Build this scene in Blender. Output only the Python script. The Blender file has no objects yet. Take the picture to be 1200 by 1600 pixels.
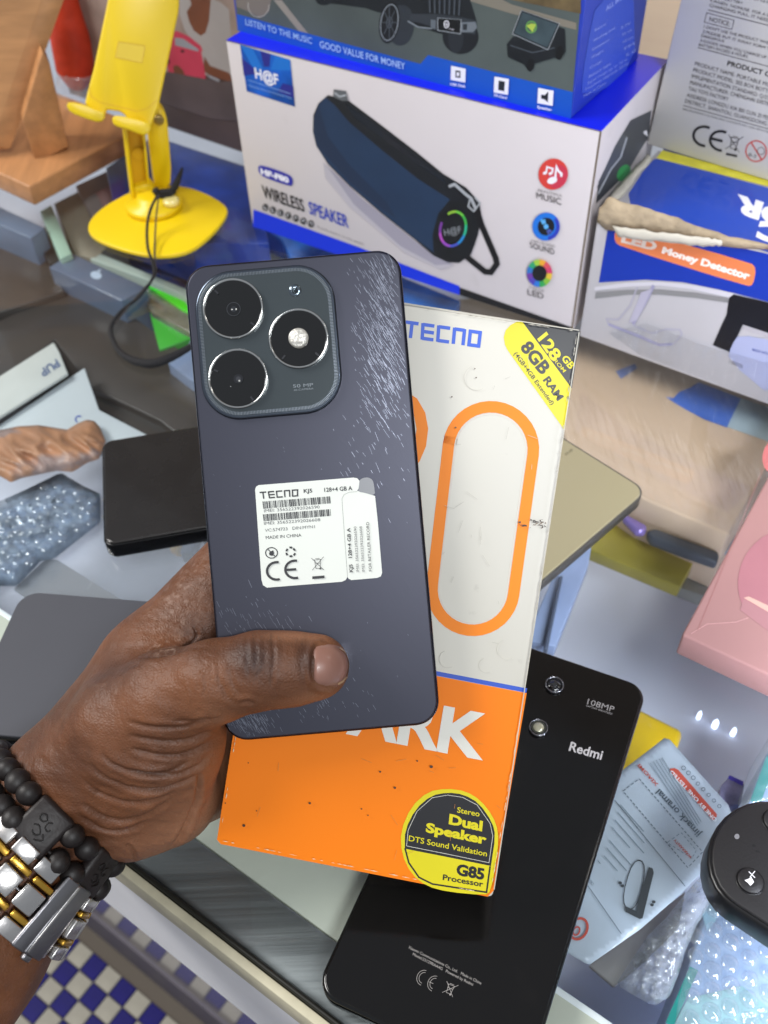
import bpy, bmesh, math, random
import numpy as np
from mathutils import Vector
random.seed(7)
SC = bpy.context.scene
COL = SC.collection
# ------------------------------------------------------------------ camera
FPX = 1500.0                     # focal length in photo pixels (photo is 1200 x 1600)
CH = 0.38                        # camera height above the counter glass
_rr = math.hypot(55, 1350); PITCH = math.atan(FPX / _rr); ROLL = math.atan2(55, 1350)
_F = np.array([0, math.cos(PITCH), -math.sin(PITCH)])
_R0 = np.array([1., 0, 0]); _D0 = np.array([0, -math.sin(PITCH), -math.cos(PITCH)])
_R = _R0 * math.cos(ROLL) + _D0 * math.sin(ROLL)
_D = _D0 * math.cos(ROLL) - _R0 * math.sin(ROLL)
_C = np.array([0, 0, CH])
cd = bpy.data.cameras.new('camera'); cam = bpy.data.objects.new('camera', cd); COL.objects.link(cam)
from mathutils import Matrix
M = Matrix.Identity(4)
for i in range(3):
    M[i][0] = _R[i]; M[i][1] = -_D[i]; M[i][2] = -_F[i]; M[i][3] = _C[i]
cam.matrix_world = M
cd.sensor_fit = 'VERTICAL'; cd.sensor_height = 36; cd.sensor_width = 27
cd.lens = 36 * FPX / 1600; cd.clip_start = 0.02; cd.clip_end = 50
cd.dof.use_dof = True; cd.dof.focus_distance = 0.345; cd.dof.aperture_fstop = 15
SC.camera = cam
# ------------------------------------------------------------------ world and lamps
w = bpy.data.worlds.new('World'); SC.world = w; w.use_nodes = True
bg = w.node_tree.nodes['Background']; bg.inputs[0].default_value = (0.86, 0.92, 1.0, 1); bg.inputs[1].default_value = 0.34
def area(name, loc, target, sx, sy, power, col=(1, 1, 1)):
    l = bpy.data.lights.new(name, 'AREA'); l.shape = 'RECTANGLE'; l.size = sx; l.size_y = sy; l.energy = power; l.color = col
    o = bpy.data.objects.new(name, l); COL.objects.link(o); o.location = loc
    o.rotation_euler = (Vector(target) - Vector(loc)).to_track_quat('-Z', 'Y').to_euler()
    return o
area('ceiling_lamp', (-1.7, 0.5, 1.9), (0, 0.35, 0), 1.2, 0.8, 54, (1.0, 0.975, 0.94))
area('ceiling_lamp', (0.50, -1.15, 1.95), (0, 0.3, 0.1), 0.8, 0.20, 27, (0.95, 0.98, 1.0))
area('ceiling_lamp', (1.9, 0.9, 1.9), (0, 0.3, 0), 1.0, 0.5, 22, (1.0, 0.96, 0.9))
area('ceiling_lamp', (1.02, 2.45, 2.2), (0.17, 0.36, 0), 0.05, 0.45, 5.5, (0.97, 0.99, 1.0))
SC.view_settings.view_transform = 'Standard'; SC.view_settings.look = 'None'
SC.view_settings.exposure = 0.1; SC.view_settings.gamma = 1.0
# ------------------------------------------------------------------ geometry helpers
def ray(x, y): return _F + _R * ((x - 600) / FPX) + _D * ((y - 800) / FPX)
def cpt(x, y, d): return _C + ray(x, y) * d            # a place at distance d in front of the lens
class Plane:
    def __init__(s, o, n):
        s.o = np.array(o, float); n = np.array(n, float); n = n / np.linalg.norm(n)
        if n @ (_C - s.o) < 0: n = -n
        s.n = n
    def at(s, x, y, off=0.0):
        d = ray(x, y); o = s.o + s.n * off
        return _C + d * (((o - _C) @ s.n) / (d @ s.n))
def ZP(h): return Plane((0, 0, h), (0, 0, 1))
def CP(d): return Plane(_C + _F * d, _F)
def VP(a, b):                                            # upright plane through two points
    t = np.array(b) - np.array(a); t[2] = 0
    return Plane(a, (t[1], -t[0], 0))
TH = math.radians(-36.5); UV = np.array([math.cos(TH), math.sin(TH), 0]); SV = np.array([-UV[1], UV[0], 0])
def SU(s, u, z=0.0): return SV * s + UV * u + np.array([0, 0, z])   # counter frame: s inward from the front, u along it
def zc(ox, oy, k):
    def f(*p): return [(ox + a / k, oy + b / k) for a, b in p]
    return f
def srgb(h):
    if isinstance(h, str):
        c = [int(h[i:i + 2], 16) / 255 for i in (0, 2, 4)]
    else: c = [v / 255 for v in h]
    return tuple((v / 12.92 if v < .04045 else ((v + .055) / 1.055) ** 2.4) for v in c) + (1,)
_mats = {}
def mat(name, col, rough=0.5, metal=0.0, bump=0.0, bscale=300.0, var=0.0, vscale=40.0, stretch=None, coat=0.0,
        spec=0.5, alpha=1.0, sss=0.0, emit=0.0, rvar=0.0, dirt=None):
    if name in _mats: return _mats[name]
    m = bpy.data.materials.new(name); m.use_nodes = True; nt = m.node_tree; b = nt.nodes['Principled BSDF']
    c = srgb(col) if not isinstance(col, tuple) else (col + (1,))[:4]
    b.inputs['Base Color'].default_value = c; b.inputs['Roughness'].default_value = rough
    b.inputs['Metallic'].default_value = metal; b.inputs['Specular IOR Level'].default_value = spec
    b.inputs['Coat Weight'].default_value = coat; b.inputs['Coat Roughness'].default_value = 0.05
    b.inputs['Alpha'].default_value = alpha
    if emit: b.inputs['Emission Color'].default_value = c; b.inputs['Emission Strength'].default_value = emit
    if bump or var or rvar or dirt:
        tc = nt.nodes.new('ShaderNodeTexCoord'); mp = nt.nodes.new('ShaderNodeMapping')
        nt.links.new(tc.outputs['Object'], mp.inputs['Vector'])
        if stretch:
            mp.inputs['Rotation'].default_value = stretch[1]; mp.inputs['Scale'].default_value = stretch[0]
    if bump:
        n = nt.nodes.new('ShaderNodeTexNoise'); n.inputs['Scale'].default_value = bscale; n.inputs['Detail'].default_value = 4
        nt.links.new(mp.outputs[0], n.inputs['Vector'])
        bp = nt.nodes.new('ShaderNodeBump'); bp.inputs['Strength'].default_value = bump; bp.inputs['Distance'].default_value = 0.001
        nt.links.new(n.outputs['Fac'], bp.inputs['Height']); nt.links.new(bp.outputs[0], b.inputs['Normal'])
    if var or dirt:
        n = nt.nodes.new('ShaderNodeTexNoise'); n.inputs['Scale'].default_value = vscale; n.inputs['Detail'].default_value = 6
        nt.links.new(mp.outputs[0], n.inputs['Vector'])
        r = nt.nodes.new('ShaderNodeValToRGB'); r.color_ramp.elements[0].position = 0.3; r.color_ramp.elements[1].position = 0.7
        lo = tuple(v * (1 - var) for v in c[:3]) + (1,); hi = tuple(min(1, v * (1 + var * .6)) for v in c[:3]) + (1,)
        r.color_ramp.elements[0].color = lo; r.color_ramp.elements[1].color = hi
        nt.links.new(n.outputs['Fac'], r.inputs['Fac']); out = r.outputs[0]
        if dirt:
            n2 = nt.nodes.new('ShaderNodeTexNoise'); n2.inputs['Scale'].default_value = dirt[1]; n2.inputs['Detail'].default_value = 8
            nt.links.new(mp.outputs[0], n2.inputs['Vector'])
            r2 = nt.nodes.new('ShaderNodeValToRGB'); r2.color_ramp.elements[0].position = dirt[2]; r2.color_ramp.elements[1].position = dirt[2] + .08
            nt.links.new(n2.outputs['Fac'], r2.inputs['Fac'])
            mx = nt.nodes.new('ShaderNodeMix'); mx.data_type = 'RGBA'; mx.inputs[7].default_value = srgb(dirt[0])
            mm = nt.nodes.new('ShaderNodeMath'); mm.operation = 'MULTIPLY'; mm.inputs[1].default_value = dirt[3]
            nt.links.new(r2.outputs[0], mm.inputs[0]); nt.links.new(mm.outputs[0], mx.inputs[0])
            nt.links.new(out, mx.inputs[6]); out = mx.outputs[2]
        nt.links.new(out, b.inputs['Base Color'])
    if rvar:
        n = nt.nodes.new('ShaderNodeTexNoise'); n.inputs['Scale'].default_value = 60; n.inputs['Detail'].default_value = 8
        nt.links.new(mp.outputs[0], n.inputs['Vector'])
        mr = nt.nodes.new('ShaderNodeMapRange'); mr.inputs[1].default_value = .35; mr.inputs[2].default_value = .7
        mr.inputs[3].default_value = rough; mr.inputs[4].default_value = rough + rvar
        nt.links.new(n.outputs['Fac'], mr.inputs[0]); nt.links.new(mr.outputs[0], b.inputs['Roughness'])
    _mats[name] = m
    return m
def film(name, tint=(1, 1, 1), rough=0.06, glossy=0.25, bump=0.0, bscale=120, milk=0.0, stretch=None, fres=True, bdist=.002):
    """thin clear sheet: lets light straight through, reflects by fresnel, optional milky share"""
    if name in _mats: return _mats[name]
    m = bpy.data.materials.new(name); m.use_nodes = True; nt = m.node_tree; nt.nodes.remove(nt.nodes['Principled BSDF'])
    out = nt.nodes['Material Output']; tr = nt.nodes.new('ShaderNodeBsdfTransparent'); tr.inputs[0].default_value = tuple(tint) + (1,)
    gl = nt.nodes.new('ShaderNodeBsdfGlossy'); gl.inputs['Roughness'].default_value = rough
    mx = nt.nodes.new('ShaderNodeMixShader')
    if fres:
        fr = nt.nodes.new('ShaderNodeFresnel'); fr.inputs[0].default_value = 1.45 + glossy
        ge = nt.nodes.new('ShaderNodeNewGeometry'); sb_ = nt.nodes.new('ShaderNodeMath'); sb_.operation = 'SUBTRACT'; sb_.inputs[0].default_value = 1.0
        ml = nt.nodes.new('ShaderNodeMath'); ml.operation = 'MULTIPLY'; nt.links.new(ge.outputs['Backfacing'], sb_.inputs[1])
        nt.links.new(sb_.outputs[0], ml.inputs[0]); nt.links.new(fr.outputs[0], ml.inputs[1]); nt.links.new(ml.outputs[0], mx.inputs[0])
    else: mx.inputs[0].default_value = glossy
    last = tr.outputs[0]
    if milk:
        df = nt.nodes.new('ShaderNodeBsdfDiffuse'); df.inputs[0].default_value = (.85, .87, .9, 1)
        m2 = nt.nodes.new('ShaderNodeMixShader'); m2.inputs[0].default_value = milk
        nt.links.new(last, m2.inputs[1]); nt.links.new(df.outputs[0], m2.inputs[2]); last = m2.outputs[0]
    nt.links.new(last, mx.inputs[1]); nt.links.new(gl.outputs[0], mx.inputs[2]); nt.links.new(mx.outputs[0], out.inputs[0])
    if bump:
        tc = nt.nodes.new('ShaderNodeTexCoord'); mp = nt.nodes.new('ShaderNodeMapping'); nt.links.new(tc.outputs['Object'], mp.inputs[0])
        if stretch: mp.inputs['Scale'].default_value = stretch[0]; mp.inputs['Rotation'].default_value = stretch[1]
        n = nt.nodes.new('ShaderNodeTexNoise'); n.inputs['Scale'].default_value = bscale; n.inputs['Detail'].default_value = 3
        bp = nt.nodes.new('ShaderNodeBump'); bp.inputs['Strength'].default_value = bump; bp.inputs['Distance'].default_value = bdist
        nt.links.new(mp.outputs[0], n.inputs['Vector']); nt.links.new(n.outputs['Fac'], bp.inputs['Height'])
        nt.links.new(bp.outputs[0], gl.inputs['Normal'])
        if fres: nt.links.new(bp.outputs[0], fr.inputs['Normal'])
    _mats[name] = m
    return m
def thing(name, label, cat, loc, group=None):
    o = bpy.data.objects.new(name, None); COL.objects.link(o); o.location = tuple(loc); o.empty_display_size = .01
    o['label'] = label; o['category'] = cat
    if group: o['group'] = group
    return o
def wloc(o):
    p = np.array(o.location, float)
    while o.parent: o = o.parent; p = p + np.array(o.location, float)
    return p
def link(name, me, parent=None, loc=(0, 0, 0)):
    o = bpy.data.objects.new(name, me); COL.objects.link(o); o.location = tuple(loc)
    if parent: o.parent = parent
    return o
def make(name, V, Fc, m, parent=None, smooth=False, label=None, cat=None, group=None, kind=None, mi=None):
    V = np.array(V, float); 
    base = wloc(parent) if parent else np.array([V[:, 0].mean(), V[:, 1].mean(), V[:, 2].min()])
    me = bpy.data.meshes.new(name); me.from_pydata((V - base).tolist(), [], [list(map(int, f)) for f in Fc]); me.update()
    for q in (m if isinstance(m, list) else [m]): me.materials.append(q)
    if mi is not None: me.polygons.foreach_set('material_index', mi)
    if smooth: me.polygons.foreach_set('use_smooth', [True] * len(me.polygons))
    o = link(name, me, parent, (0, 0, 0) if parent else base)
    if label: o['label'] = label
    if cat: o['category'] = cat
    if group: o['group'] = group
    if kind: o['kind'] = kind
    return o
def fixn(o, bevel=0.0, seg=2, sharp=True):
    me = o.data; bm = bmesh.new(); bm.from_mesh(me); bmesh.ops.recalc_face_normals(bm, faces=bm.faces)
    if bevel:
        es = [e for e in bm.edges if len(e.link_faces) == 2 and e.calc_face_angle(0) > .35]
        try: bmesh.ops.bevel(bm, geom=es, offset=bevel, segments=seg, affect='EDGES', profile=.5, clamp_overlap=True)
        except Exception: pass
        for f in bm.faces: f.smooth = True
        for e in bm.edges: e.smooth = not (len(e.link_faces) == 2 and e.calc_face_angle(0) > .9)
    bm.to_mesh(me); bm.free(); return o
def prism_w(name, pts, dirv, m, parent=None, bevel=0.0, **k):
    """pts: world outline of the near face; dirv: extrusion vector"""
    pts = [np.array(p, float) for p in pts]; n = len(pts); dv = np.array(dirv, float)
    V = pts + [p + dv for p in pts]
    Fc = [list(range(n)), list(range(2 * n - 1, n - 1, -1))] + [[i, i + n, (i + 1) % n + n, (i + 1) % n] for i in range(n)]
    return fixn(make(name, V, Fc, m, parent, **k), bevel)
def prism(name, px, pl, th, m, parent=None, bevel=0.0, off=0.0, **k):
    return prism_w(name, [pl.at(x, y, off) for x, y in px], -pl.n * th, m, parent, bevel, **k)
def smooth_px(px, it=2):
    p = list(px)
    for _ in range(it):
        q = []
        for i in range(len(p)):
            a, b = p[i], p[(i + 1) % len(p)]
            q += [(a[0] * .75 + b[0] * .25, a[1] * .75 + b[1] * .25), (a[0] * .25 + b[0] * .75, a[1] * .25 + b[1] * .75)]
        p = q
    return p
def rr2(w, h, r, n=8):
    """rounded rectangle 0..w x 0..h"""
    out = []
    for cx, cy, a0 in ((w - r, h - r, 0), (r, h - r, 90), (r, r, 180), (w - r, r, 270)):
        for i in range(n + 1):
            a = math.radians(a0 + 90 * i / n); out.append((cx + r * math.cos(a), cy + r * math.sin(a)))
    return out
def slab(name, o, u, v, w, h, r, th, m, parent=None, edge=0.0008, n=8, **k):
    """rounded-corner slab whose near face starts at corner o, spanned by u*w and v*h, thickness away from camera side normal"""
    o, u, v = map(lambda q: np.array(q, float), (o, u, v)); nn = np.cross(u, v); nn /= np.linalg.norm(nn)
    if nn @ (_C - o) < 0: nn = -nn
    prof = [(edge, 0), (edge * .35, edge * .3), (0, edge)] + [(0, th - edge), (edge * .35, th - edge * .3), (edge, th)]
    V = []; N = 0
    for ins, dep in prof:
        ring = rr2(w - 2 * ins, h - 2 * ins, max(r - ins, 1e-5), n); N = len(ring)
        V += [o + u * (x + ins) + v * (y + ins) - nn * dep for x, y in ring]
    Fc = [list(range(N)), list(range(len(V) - 1, len(V) - N - 1, -1))]
    for k2 in range(len(prof) - 1):
        for i in range(N):
            j = (i + 1) % N; Fc.append([k2 * N + i, k2 * N + j, (k2 + 1) * N + j, (k2 + 1) * N + i])
    ob = make(name, V, Fc, m, parent, smooth=True, **k); fixn(ob)
    ob.data.polygons.foreach_set('use_smooth', [len(p.vertices) < 6 for p in ob.data.polygons])
    return ob
def rectpx(pl, A, B, Cp):
    """rectangle on a plane: long edge A->B, width out to C.  returns corner, u, v, w, h"""
    a, b, c = pl.at(*A), pl.at(*B), pl.at(*Cp); u = b - a; w = np.linalg.norm(u); u /= w
    v = c - a - u * ((c - a) @ u); h = np.linalg.norm(v); return a, u, v / h, w, h
def box_w(name, o, u, v, z, m, parent=None, bevel=0.0, **k):
    o, u, v, z = [np.array(q, float) for q in (o, u, v, z)]
    V = [o, o + u, o + u + v, o + v, o + z, o + u + z, o + u + v + z, o + v + z]
    Fc = [[0, 1, 2, 3], [4, 5, 6, 7], [0, 1, 5, 4], [1, 2, 6, 5], [2, 3, 7, 6], [3, 0, 4, 7]]
    return fixn(make(name, V, Fc, m, parent, **k), bevel)
def tube(name, pts, r, m, parent=None, n=8, close=False, **k):
    """pts world, r radius or list"""
    P = [np.array(p, float) for p in pts]
    if not close: # catmull resample
        Q = []; R = []; rs = r if isinstance(r, (list, tuple)) else [r] * len(P)
        for i in range(len(P) - 1):
            p0, p1, p2, p3 = P[max(i - 1, 0)], P[i], P[i + 1], P[min(i + 2, len(P) - 1)]
            for t in np.arange(0, 1, .25):
                Q.append(.5 * (2 * p1 + (p2 - p0) * t + (2 * p0 - 5 * p1 + 4 * p2 - p3) * t * t + (3 * p1 - p0 - 3 * p2 + p3) * t ** 3)); R.append(rs[i] * (1 - t) + rs[i + 1] * t)
        Q.append(P[-1]); R.append(rs[-1]); P = Q
    else: R = [r] * len(P)
    L = len(P); V = []; up = np.array([.13, .21, 1.])
    for i in range(L):
        t = (P[(i + 1) % L] - P[i - 1]) if close else (P[min(i + 1, L - 1)] - P[max(i - 1, 0)])
        t = t / (np.linalg.norm(t) + 1e-12); a = np.cross(t, up); a /= np.linalg.norm(a) + 1e-12; b = np.cross(t, a)
        V += [P[i] + R[i] * (a * math.cos(2 * math.pi * j / n) + b * math.sin(2 * math.pi * j / n)) for j in range(n)]
    Fc = [[i * n + j, i * n + (j + 1) % n, ((i + 1) % L) * n + (j + 1) % n, ((i + 1) % L) * n + j] for i in range(L if close else L - 1) for j in range(n)]
    if not close: Fc += [list(range(n)), list(range((L - 1) * n, L * n))]
    return fixn(make(name, V, Fc, m, parent, smooth=True, **k))
def lathe(name, c, ax, prof, m, parent=None, n=40, mi=None, **k):
    """prof: list (radius, height along ax)"""
    ax = np.array(ax, float); ax /= np.linalg.norm(ax); a = np.cross(ax, [.3, .9, .2]); a /= np.linalg.norm(a); b = np.cross(ax, a)
    V = []; L = len(prof)
    for r, h in prof: V += [np.array(c) + ax * h + r * (a * math.cos(2 * math.pi * j / n) + b * math.sin(2 * math.pi * j / n)) for j in range(n)]
    Fc = [[i * n + j, i * n + (j + 1) % n, (i + 1) * n + (j + 1) % n, (i + 1) * n + j] for i in range(L - 1) for j in range(n)]
    Fc += [list(range(n)), list(range((L - 1) * n, L * n))]
    o = fixn(make(name, V, Fc, m, parent, smooth=True, **k))
    for e in o.data.polygons: e.use_smooth = len(e.vertices) < 5
    return o
# ------------------------------------------------------------------ flat print on a face
_tx = {}
def textmesh(s, bold):
    key = (s, bold)
    if key in _tx: return _tx[key]
    cu = bpy.data.curves.new('t', 'FONT'); cu.body = s; cu.resolution_u = 3; cu.offset = bold; cu.fill_mode = 'FRONT' if hasattr(cu, 'fill_mode') else 'BOTH'
    ob = bpy.data.objects.new('t', cu); me = bpy.data.meshes.new_from_object(ob)
    V = np.array([v.co[:] for v in me.vertices]) if len(me.vertices) else np.zeros((1, 3)); Fc = [list(p.vertices) for p in me.polygons]
    bpy.data.objects.remove(ob); bpy.data.curves.remove(cu); bpy.data.meshes.remove(me)
    _tx[key] = (V, Fc); return _tx[key]
_capH = None
class Art:
    def __init__(s, pl, parent, name='printed_graphics', base=0.00012, step=0.00005):
        s.pl, s.parent, s.name, s.base, s.step = pl, parent, name, base, .000015
        s.V, s.F, s.mi, s.ms, s.L = [], [], [], [], 0
    def _m(s, m):
        if m not in s.ms: s.ms.append(m)
        return s.ms.index(m)
    def raw(s, pts, faces, m, layer=None):
        if layer is None: s.L += 1; layer = s.L
        off = s.base + s.step * layer; b = len(s.V); s.V += [s.pl.at(x, y, off) for x, y in pts]
        for f in faces: s.F.append([b + i for i in f]); s.mi.append(s._m(m))
        return s
    def poly(s, pts, m, layer=None): return s.raw(pts, [list(range(len(pts)))], m, layer)
    def line(s, pts, wd, m, layer=None, close=False):
        if close: pts = list(pts) + [pts[0], pts[1]]
        pts = [np.array(p, float) for p in pts]; L, Rr = [], []
        for i, p in enumerate(pts):
            d0 = p - pts[i - 1] if i else pts[1] - p; d1 = pts[i + 1] - p if i < len(pts) - 1 else p - pts[i - 1]
            d0 = d0 / (np.linalg.norm(d0) + 1e-9); d1 = d1 / (np.linalg.norm(d1) + 1e-9); t = d0 + d1; t = t / (np.linalg.norm(t) + 1e-9)
            k = 1 / max(.4, float(t @ d0)); nn = np.array([-t[1], t[0]]) * wd / 2 * k; L.append(p + nn); Rr.append(p - nn)
        n = len(pts); return s.raw(L + Rr, [[i, i + 1, n + i + 1, n + i] for i in range(n - 1)], m, layer)
    def ell(s, c, rx, ry, m, rot=0, a0=0, a1=360, layer=None, n=36):
        ca, sa = math.cos(math.radians(rot)), math.sin(math.radians(rot)); pts = []
        for i in range(n if a1 - a0 >= 360 else n + 1):
            a = math.radians(a0 + (a1 - a0) * i / n); x, y = rx * math.cos(a), ry * math.sin(a)
            pts.append((c[0] + x * ca - y * sa, c[1] + x * sa + y * ca))
        return s.poly(pts, m, layer)
    def ring(s, c, rx, ry, wd, m, rot=0, a0=0, a1=360, layer=None, n=36):
        ca, sa = math.cos(math.radians(rot)), math.sin(math.radians(rot)); pts = []
        for k in (1, 0):
            for i in range(n + 1):
                a = math.radians(a0 + (a1 - a0) * i / n); x, y = (rx - k * wd) * math.cos(a), (ry - k * wd) * math.sin(a)
                pts.append((c[0] + x * ca - y * sa, c[1] + x * sa + y * ca))
        return s.raw(pts, [[i, i + 1, n + 1 + i + 1, n + 1 + i] for i in range(n)], m, layer)
    def text(s, t, p0, p1, h, m, bold=0.0, up=None, layer=None, h1=None):
        global _capH
        if _capH is None: _capH = textmesh('H', 0)[0][:, 1].max()
        V, Fc = textmesh(t, bold); x0, x1 = V[:, 0].min(), V[:, 0].max(); p0 = np.array(p0, float); p1 = np.array(p1, float)
        d = p1 - p0; dn = d / np.linalg.norm(d)
        if up is None: up = np.array([dn[1], -dn[0]])
        up = np.array(up, float); up = up / np.linalg.norm(up); h1 = h if h1 is None else h1
        pts = []
        for v in V:
            t_ = (v[0] - x0) / (x1 - x0 + 1e-9); pts.append(tuple(p0 + d * t_ + up * (v[1] / _capH) * (h + (h1 - h) * t_)))
        return s.raw(pts, Fc, m, layer)
    def strokes(s, quad, lines, wd, m):
        """unit-square polylines (y down) mapped into quad TL,TR,BR,BL (pixels)"""
        q = [np.array(p, float) for p in quad]; s.L += 1
        def mp(x, y): return (q[0] * (1 - x) + q[1] * x) * (1 - y) + (q[3] * (1 - x) + q[2] * x) * y
        for k, l in enumerate(lines): s.line([mp(*p) for p in l], wd, m, layer=s.L + .13 * k)
        return s
    def build(s):
        return make(s.name, s.V, s.F, s.ms, s.parent, mi=s.mi)
def logo5():
    """five wide square letters, the fourth an arch"""
    L = []; w = .17; g = .2075
    L += [[(0, .08), (w, .08)], [(w * .5, .0), (w * .42, 1)]]
    x = g; L += [[(x + w, .08), (x + .02, .08)], [(x + .02, 0), (x + .02, 1)], [(x + .02, .5), (x + w, .5)], [(x + .02, .92), (x + w, .92)]]
    x = 2 * g; L += [[(x + w, .08), (x + .02, .08)], [(x + .02, .0), (x + .02, 1)], [(x + .02, .92), (x + w, .92)]]
    x = 3 * g; L += [[(x + .02, 1), (x + .02, 0)], [(x + .02, .08), (x + w - .02, .08)], [(x + w - .02, 0), (x + w - .02, 1)]]
    x = 4 * g; L += [[(x + .02, 0), (x + .02, 1)], [(x, .08), (x + w, .08)], [(x + w - .02, 0), (x + w - .02, 1)], [(x, .92), (x + w, .92)]]
    return L
def bin_mark(a, c, s, m, wd, rot=0, bar=True):
    """crossed-out wheeled bin"""
    ca, sa = math.cos(math.radians(rot)), math.sin(math.radians(rot))
    def q(*p): return [(c[0] + s * (x * ca - y * sa), c[1] + s * (x * sa + y * ca)) for x, y in p]
    a.L += 1
    for k, l in enumerate([[(-.28, -.42), (-.2, .38), (.2, .38), (.28, -.42)], [(-.36, -.42), (.36, -.42)], [(-.2, -.52), (.2, -.52)], [(-.55, -.6), (.5, .55)], [(.58, -.65), (-.55, .52)], [(-.22, -.1), (.22, -.1)]]):
        a.line(q(*l), wd, m, layer=a.L + .1 * k)
    a.ell(q((.2, .42))[0], s * .09, s * .09, m, layer=a.L + .8)
    if bar: a.poly(q((-.42, .78), (.42, .78), (.42, .95), (-.42, .95)), m, layer=a.L)
def ce_mark(a, c0, c1, rx, ry, wd, m, rot=0):
    a.ring(c0, rx, ry, wd, m, rot, 75, 285); a.ring(c1, rx, ry, wd, m, rot, 75, 285, layer=a.L)
    ca, sa = math.cos(math.radians(rot)), math.sin(math.radians(rot))
    a.line([(c1[0] - rx * .95 * ca, c1[1] - rx * .95 * sa), (c1[0] + rx * .1 * ca, c1[1] + rx * .1 * sa)], wd, m, layer=a.L + .5)
def PJ(P):
    v = np.array(P, float) - _C; d = v @ _F; return (600 + FPX * (v @ _R) / d, 800 + FPX * (v @ _D) / d)
def ink(h, rough=.45): return mat('ink_' + h, h, rough)
Z0 = ZP(0)
# ------------------------------------------------------------------ setting: floor
MT = 0.0255; FZ = -0.90
tw = mat('tile_white', '9a9588', .45, var=.15, vscale=30, spec=.25); tb = mat('tile_blue', '0d0660', .45, var=.2, vscale=30, spec=.15)
fl = box_w('floor', SU(-2.0, -2.2, FZ - .03), UV * 4.4, SV * 4.4, (0, 0, .028), mat('grout', '5d554c', .9, bump=.4, bscale=200)); fl['kind'] = 'structure'
def tile_me(m, nm):
    bm = bmesh.new(); bmesh.ops.create_cube(bm, size=1)
    for v in bm.verts: v.co = Vector(((v.co.x) * (MT - .0013), v.co.y * (MT - .0013), v.co.z * .004))
    bmesh.ops.bevel(bm, geom=[e for e in bm.edges if e.verts[0].co.z > 0 and e.verts[1].co.z > 0], offset=.0006, segments=1, affect='EDGES')
    me = bpy.data.meshes.new(nm); bm.to_mesh(me); bm.free(); me.materials.append(m); return me
tm = [tile_me(tw, 'tile'), tile_me(tb, 'tile')]
q0 = ZP(FZ).at(146, 1559); s0, u0 = float(q0 @ SV), float(q0 @ UV)      # a blue tile is centred here
V, Fc, mi = [], [], []
_fb = np.array(fl.location)
SM = 0.119
for i in range(-40, 12):
    for j in range(-60, 80):
        s, u = s0 + i * MT, u0 + j * MT
        if s > SM - MT * .4: continue
        blue = (i + j) % 2 == 0
        p = SU(s, u, FZ); px = PJ(p)
        if -20 < px[0] < 520 and 1380 < px[1] < 1640 and _F @ (p - _C) > 0:
            t = link('tile', tm[int(blue)], fl, p - _fb + np.array([0, 0, random.uniform(-.0002, .0002)])); t.rotation_euler = (random.uniform(-.004, .004), random.uniform(-.004, .004), TH)
        else:
            b = len(V); hh = MT / 2 - .0007
            for a_, b_ in ((-1, -1), (1, -1), (1, 1), (-1, 1)): V.append(SU(s + b_ * hh, u + a_ * hh, FZ + .0018))
            for a_, b_ in ((-1, -1), (1, -1), (1, 1), (-1, 1)): V.append(SU(s + b_ * hh, u + a_ * hh, FZ - .001))
            Fc += [[b, b + 1, b + 2, b + 3]] + [[b + k, b + (k + 1) % 4, b + 4 + (k + 1) % 4, b + 4 + k] for k in range(4)]; mi += [int(blue)] * 5
make('tile_field', V, Fc, [tw, tb], fl, mi=mi, kind='stuff')
wl = box_w('wall', SU(1.6, -3, -.9), UV * 6, SV * .1, (0, 0, 3.4), mat('wall_paint', '8d8378', .8, var=.1, vscale=3)); wl['kind'] = 'structure'
# ------------------------------------------------------------------ display counter
ct = thing('display_counter', 'glass-topped shop display counter with lit interior and pale metal front rail', 'counter', SU(.5, 0, FZ))
def strip(name, s1, s2, z1, z2, m, u1=-1.3, u2=1.3, par=None, bevel=0.0, **k):
    return box_w(name, SU(s1, u1, z1), UV * (u2 - u1), SV * (s2 - s1), (0, 0, z2 - z1), m, par or ct, bevel, **k)
glass = film('counter_glass', (.96, .98, .985), .02, .07, bump=.02, bscale=6)
strip('glass_top', .0635, 1.10, -.006, 0, glass)
alu = mat('rail_metal', '9a9c9c', .33, .75, bump=.12, bscale=90, var=.45, vscale=9, stretch=((1, 1, 1), (0, 0, 0)), rvar=.25)
# streaks run along the rail: stretch the noise along it
nt = alu.node_tree
for n in nt.nodes:
    if n.type == 'MAPPING': n.inputs['Rotation'].default_value = (0, 0, -TH); n.inputs['Scale'].default_value = (.12, 9, 1)
strip('front_rail', .0632, .0862, -.03, -.0068, alu, bevel=.001)
strip('cream_ledge', .0866, .1200, -.022, -.0075, mat('ledge', 'cfd0c0', .5, var=.1, vscale=12), bevel=.0008)
strip('inner_bead', .1175, .1202, -.0215, -.0072, mat('bead_white', 'f2f5f8', .2), bevel=.0005)
strip('rubber_gasket', .0611, .0630, -.02, .0008, mat('rubber', '17160f', .5), bevel=.0008)
strip('cream_trim', .0572, .0608, -.02, -.0008, mat('trim', 'c9c2a8', .5, var=.2, vscale=60), bevel=.0005)
strip('white_fascia', .0576, .0800, -.1000, -.0205, mat('fascia', 'f2f2f5', .35, var=.04))
pn = VP(SU(SM, 0, 0), SU(SM, 1, 0)); kz = pn.at(150, 1433)[2]
strip('lower_panel', SM, SM + .02, kz, -.1005, mat('panel', '8a8896', .12, coat=.6))
strip('kick_plate', SM - .002, SM + .02, FZ + .003, kz - .001, mat('kick', '58525a', .6, var=.1))
strip('shelf', .1202, 1.08, -.135, -.120, mat('shelf_white', 'd2d4e2', .4, var=.06, vscale=9))
strip('inner_wall', 1.085, 1.10, -.135, -.010, mat('inner_white', 'b7bcc0', .4))
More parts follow.
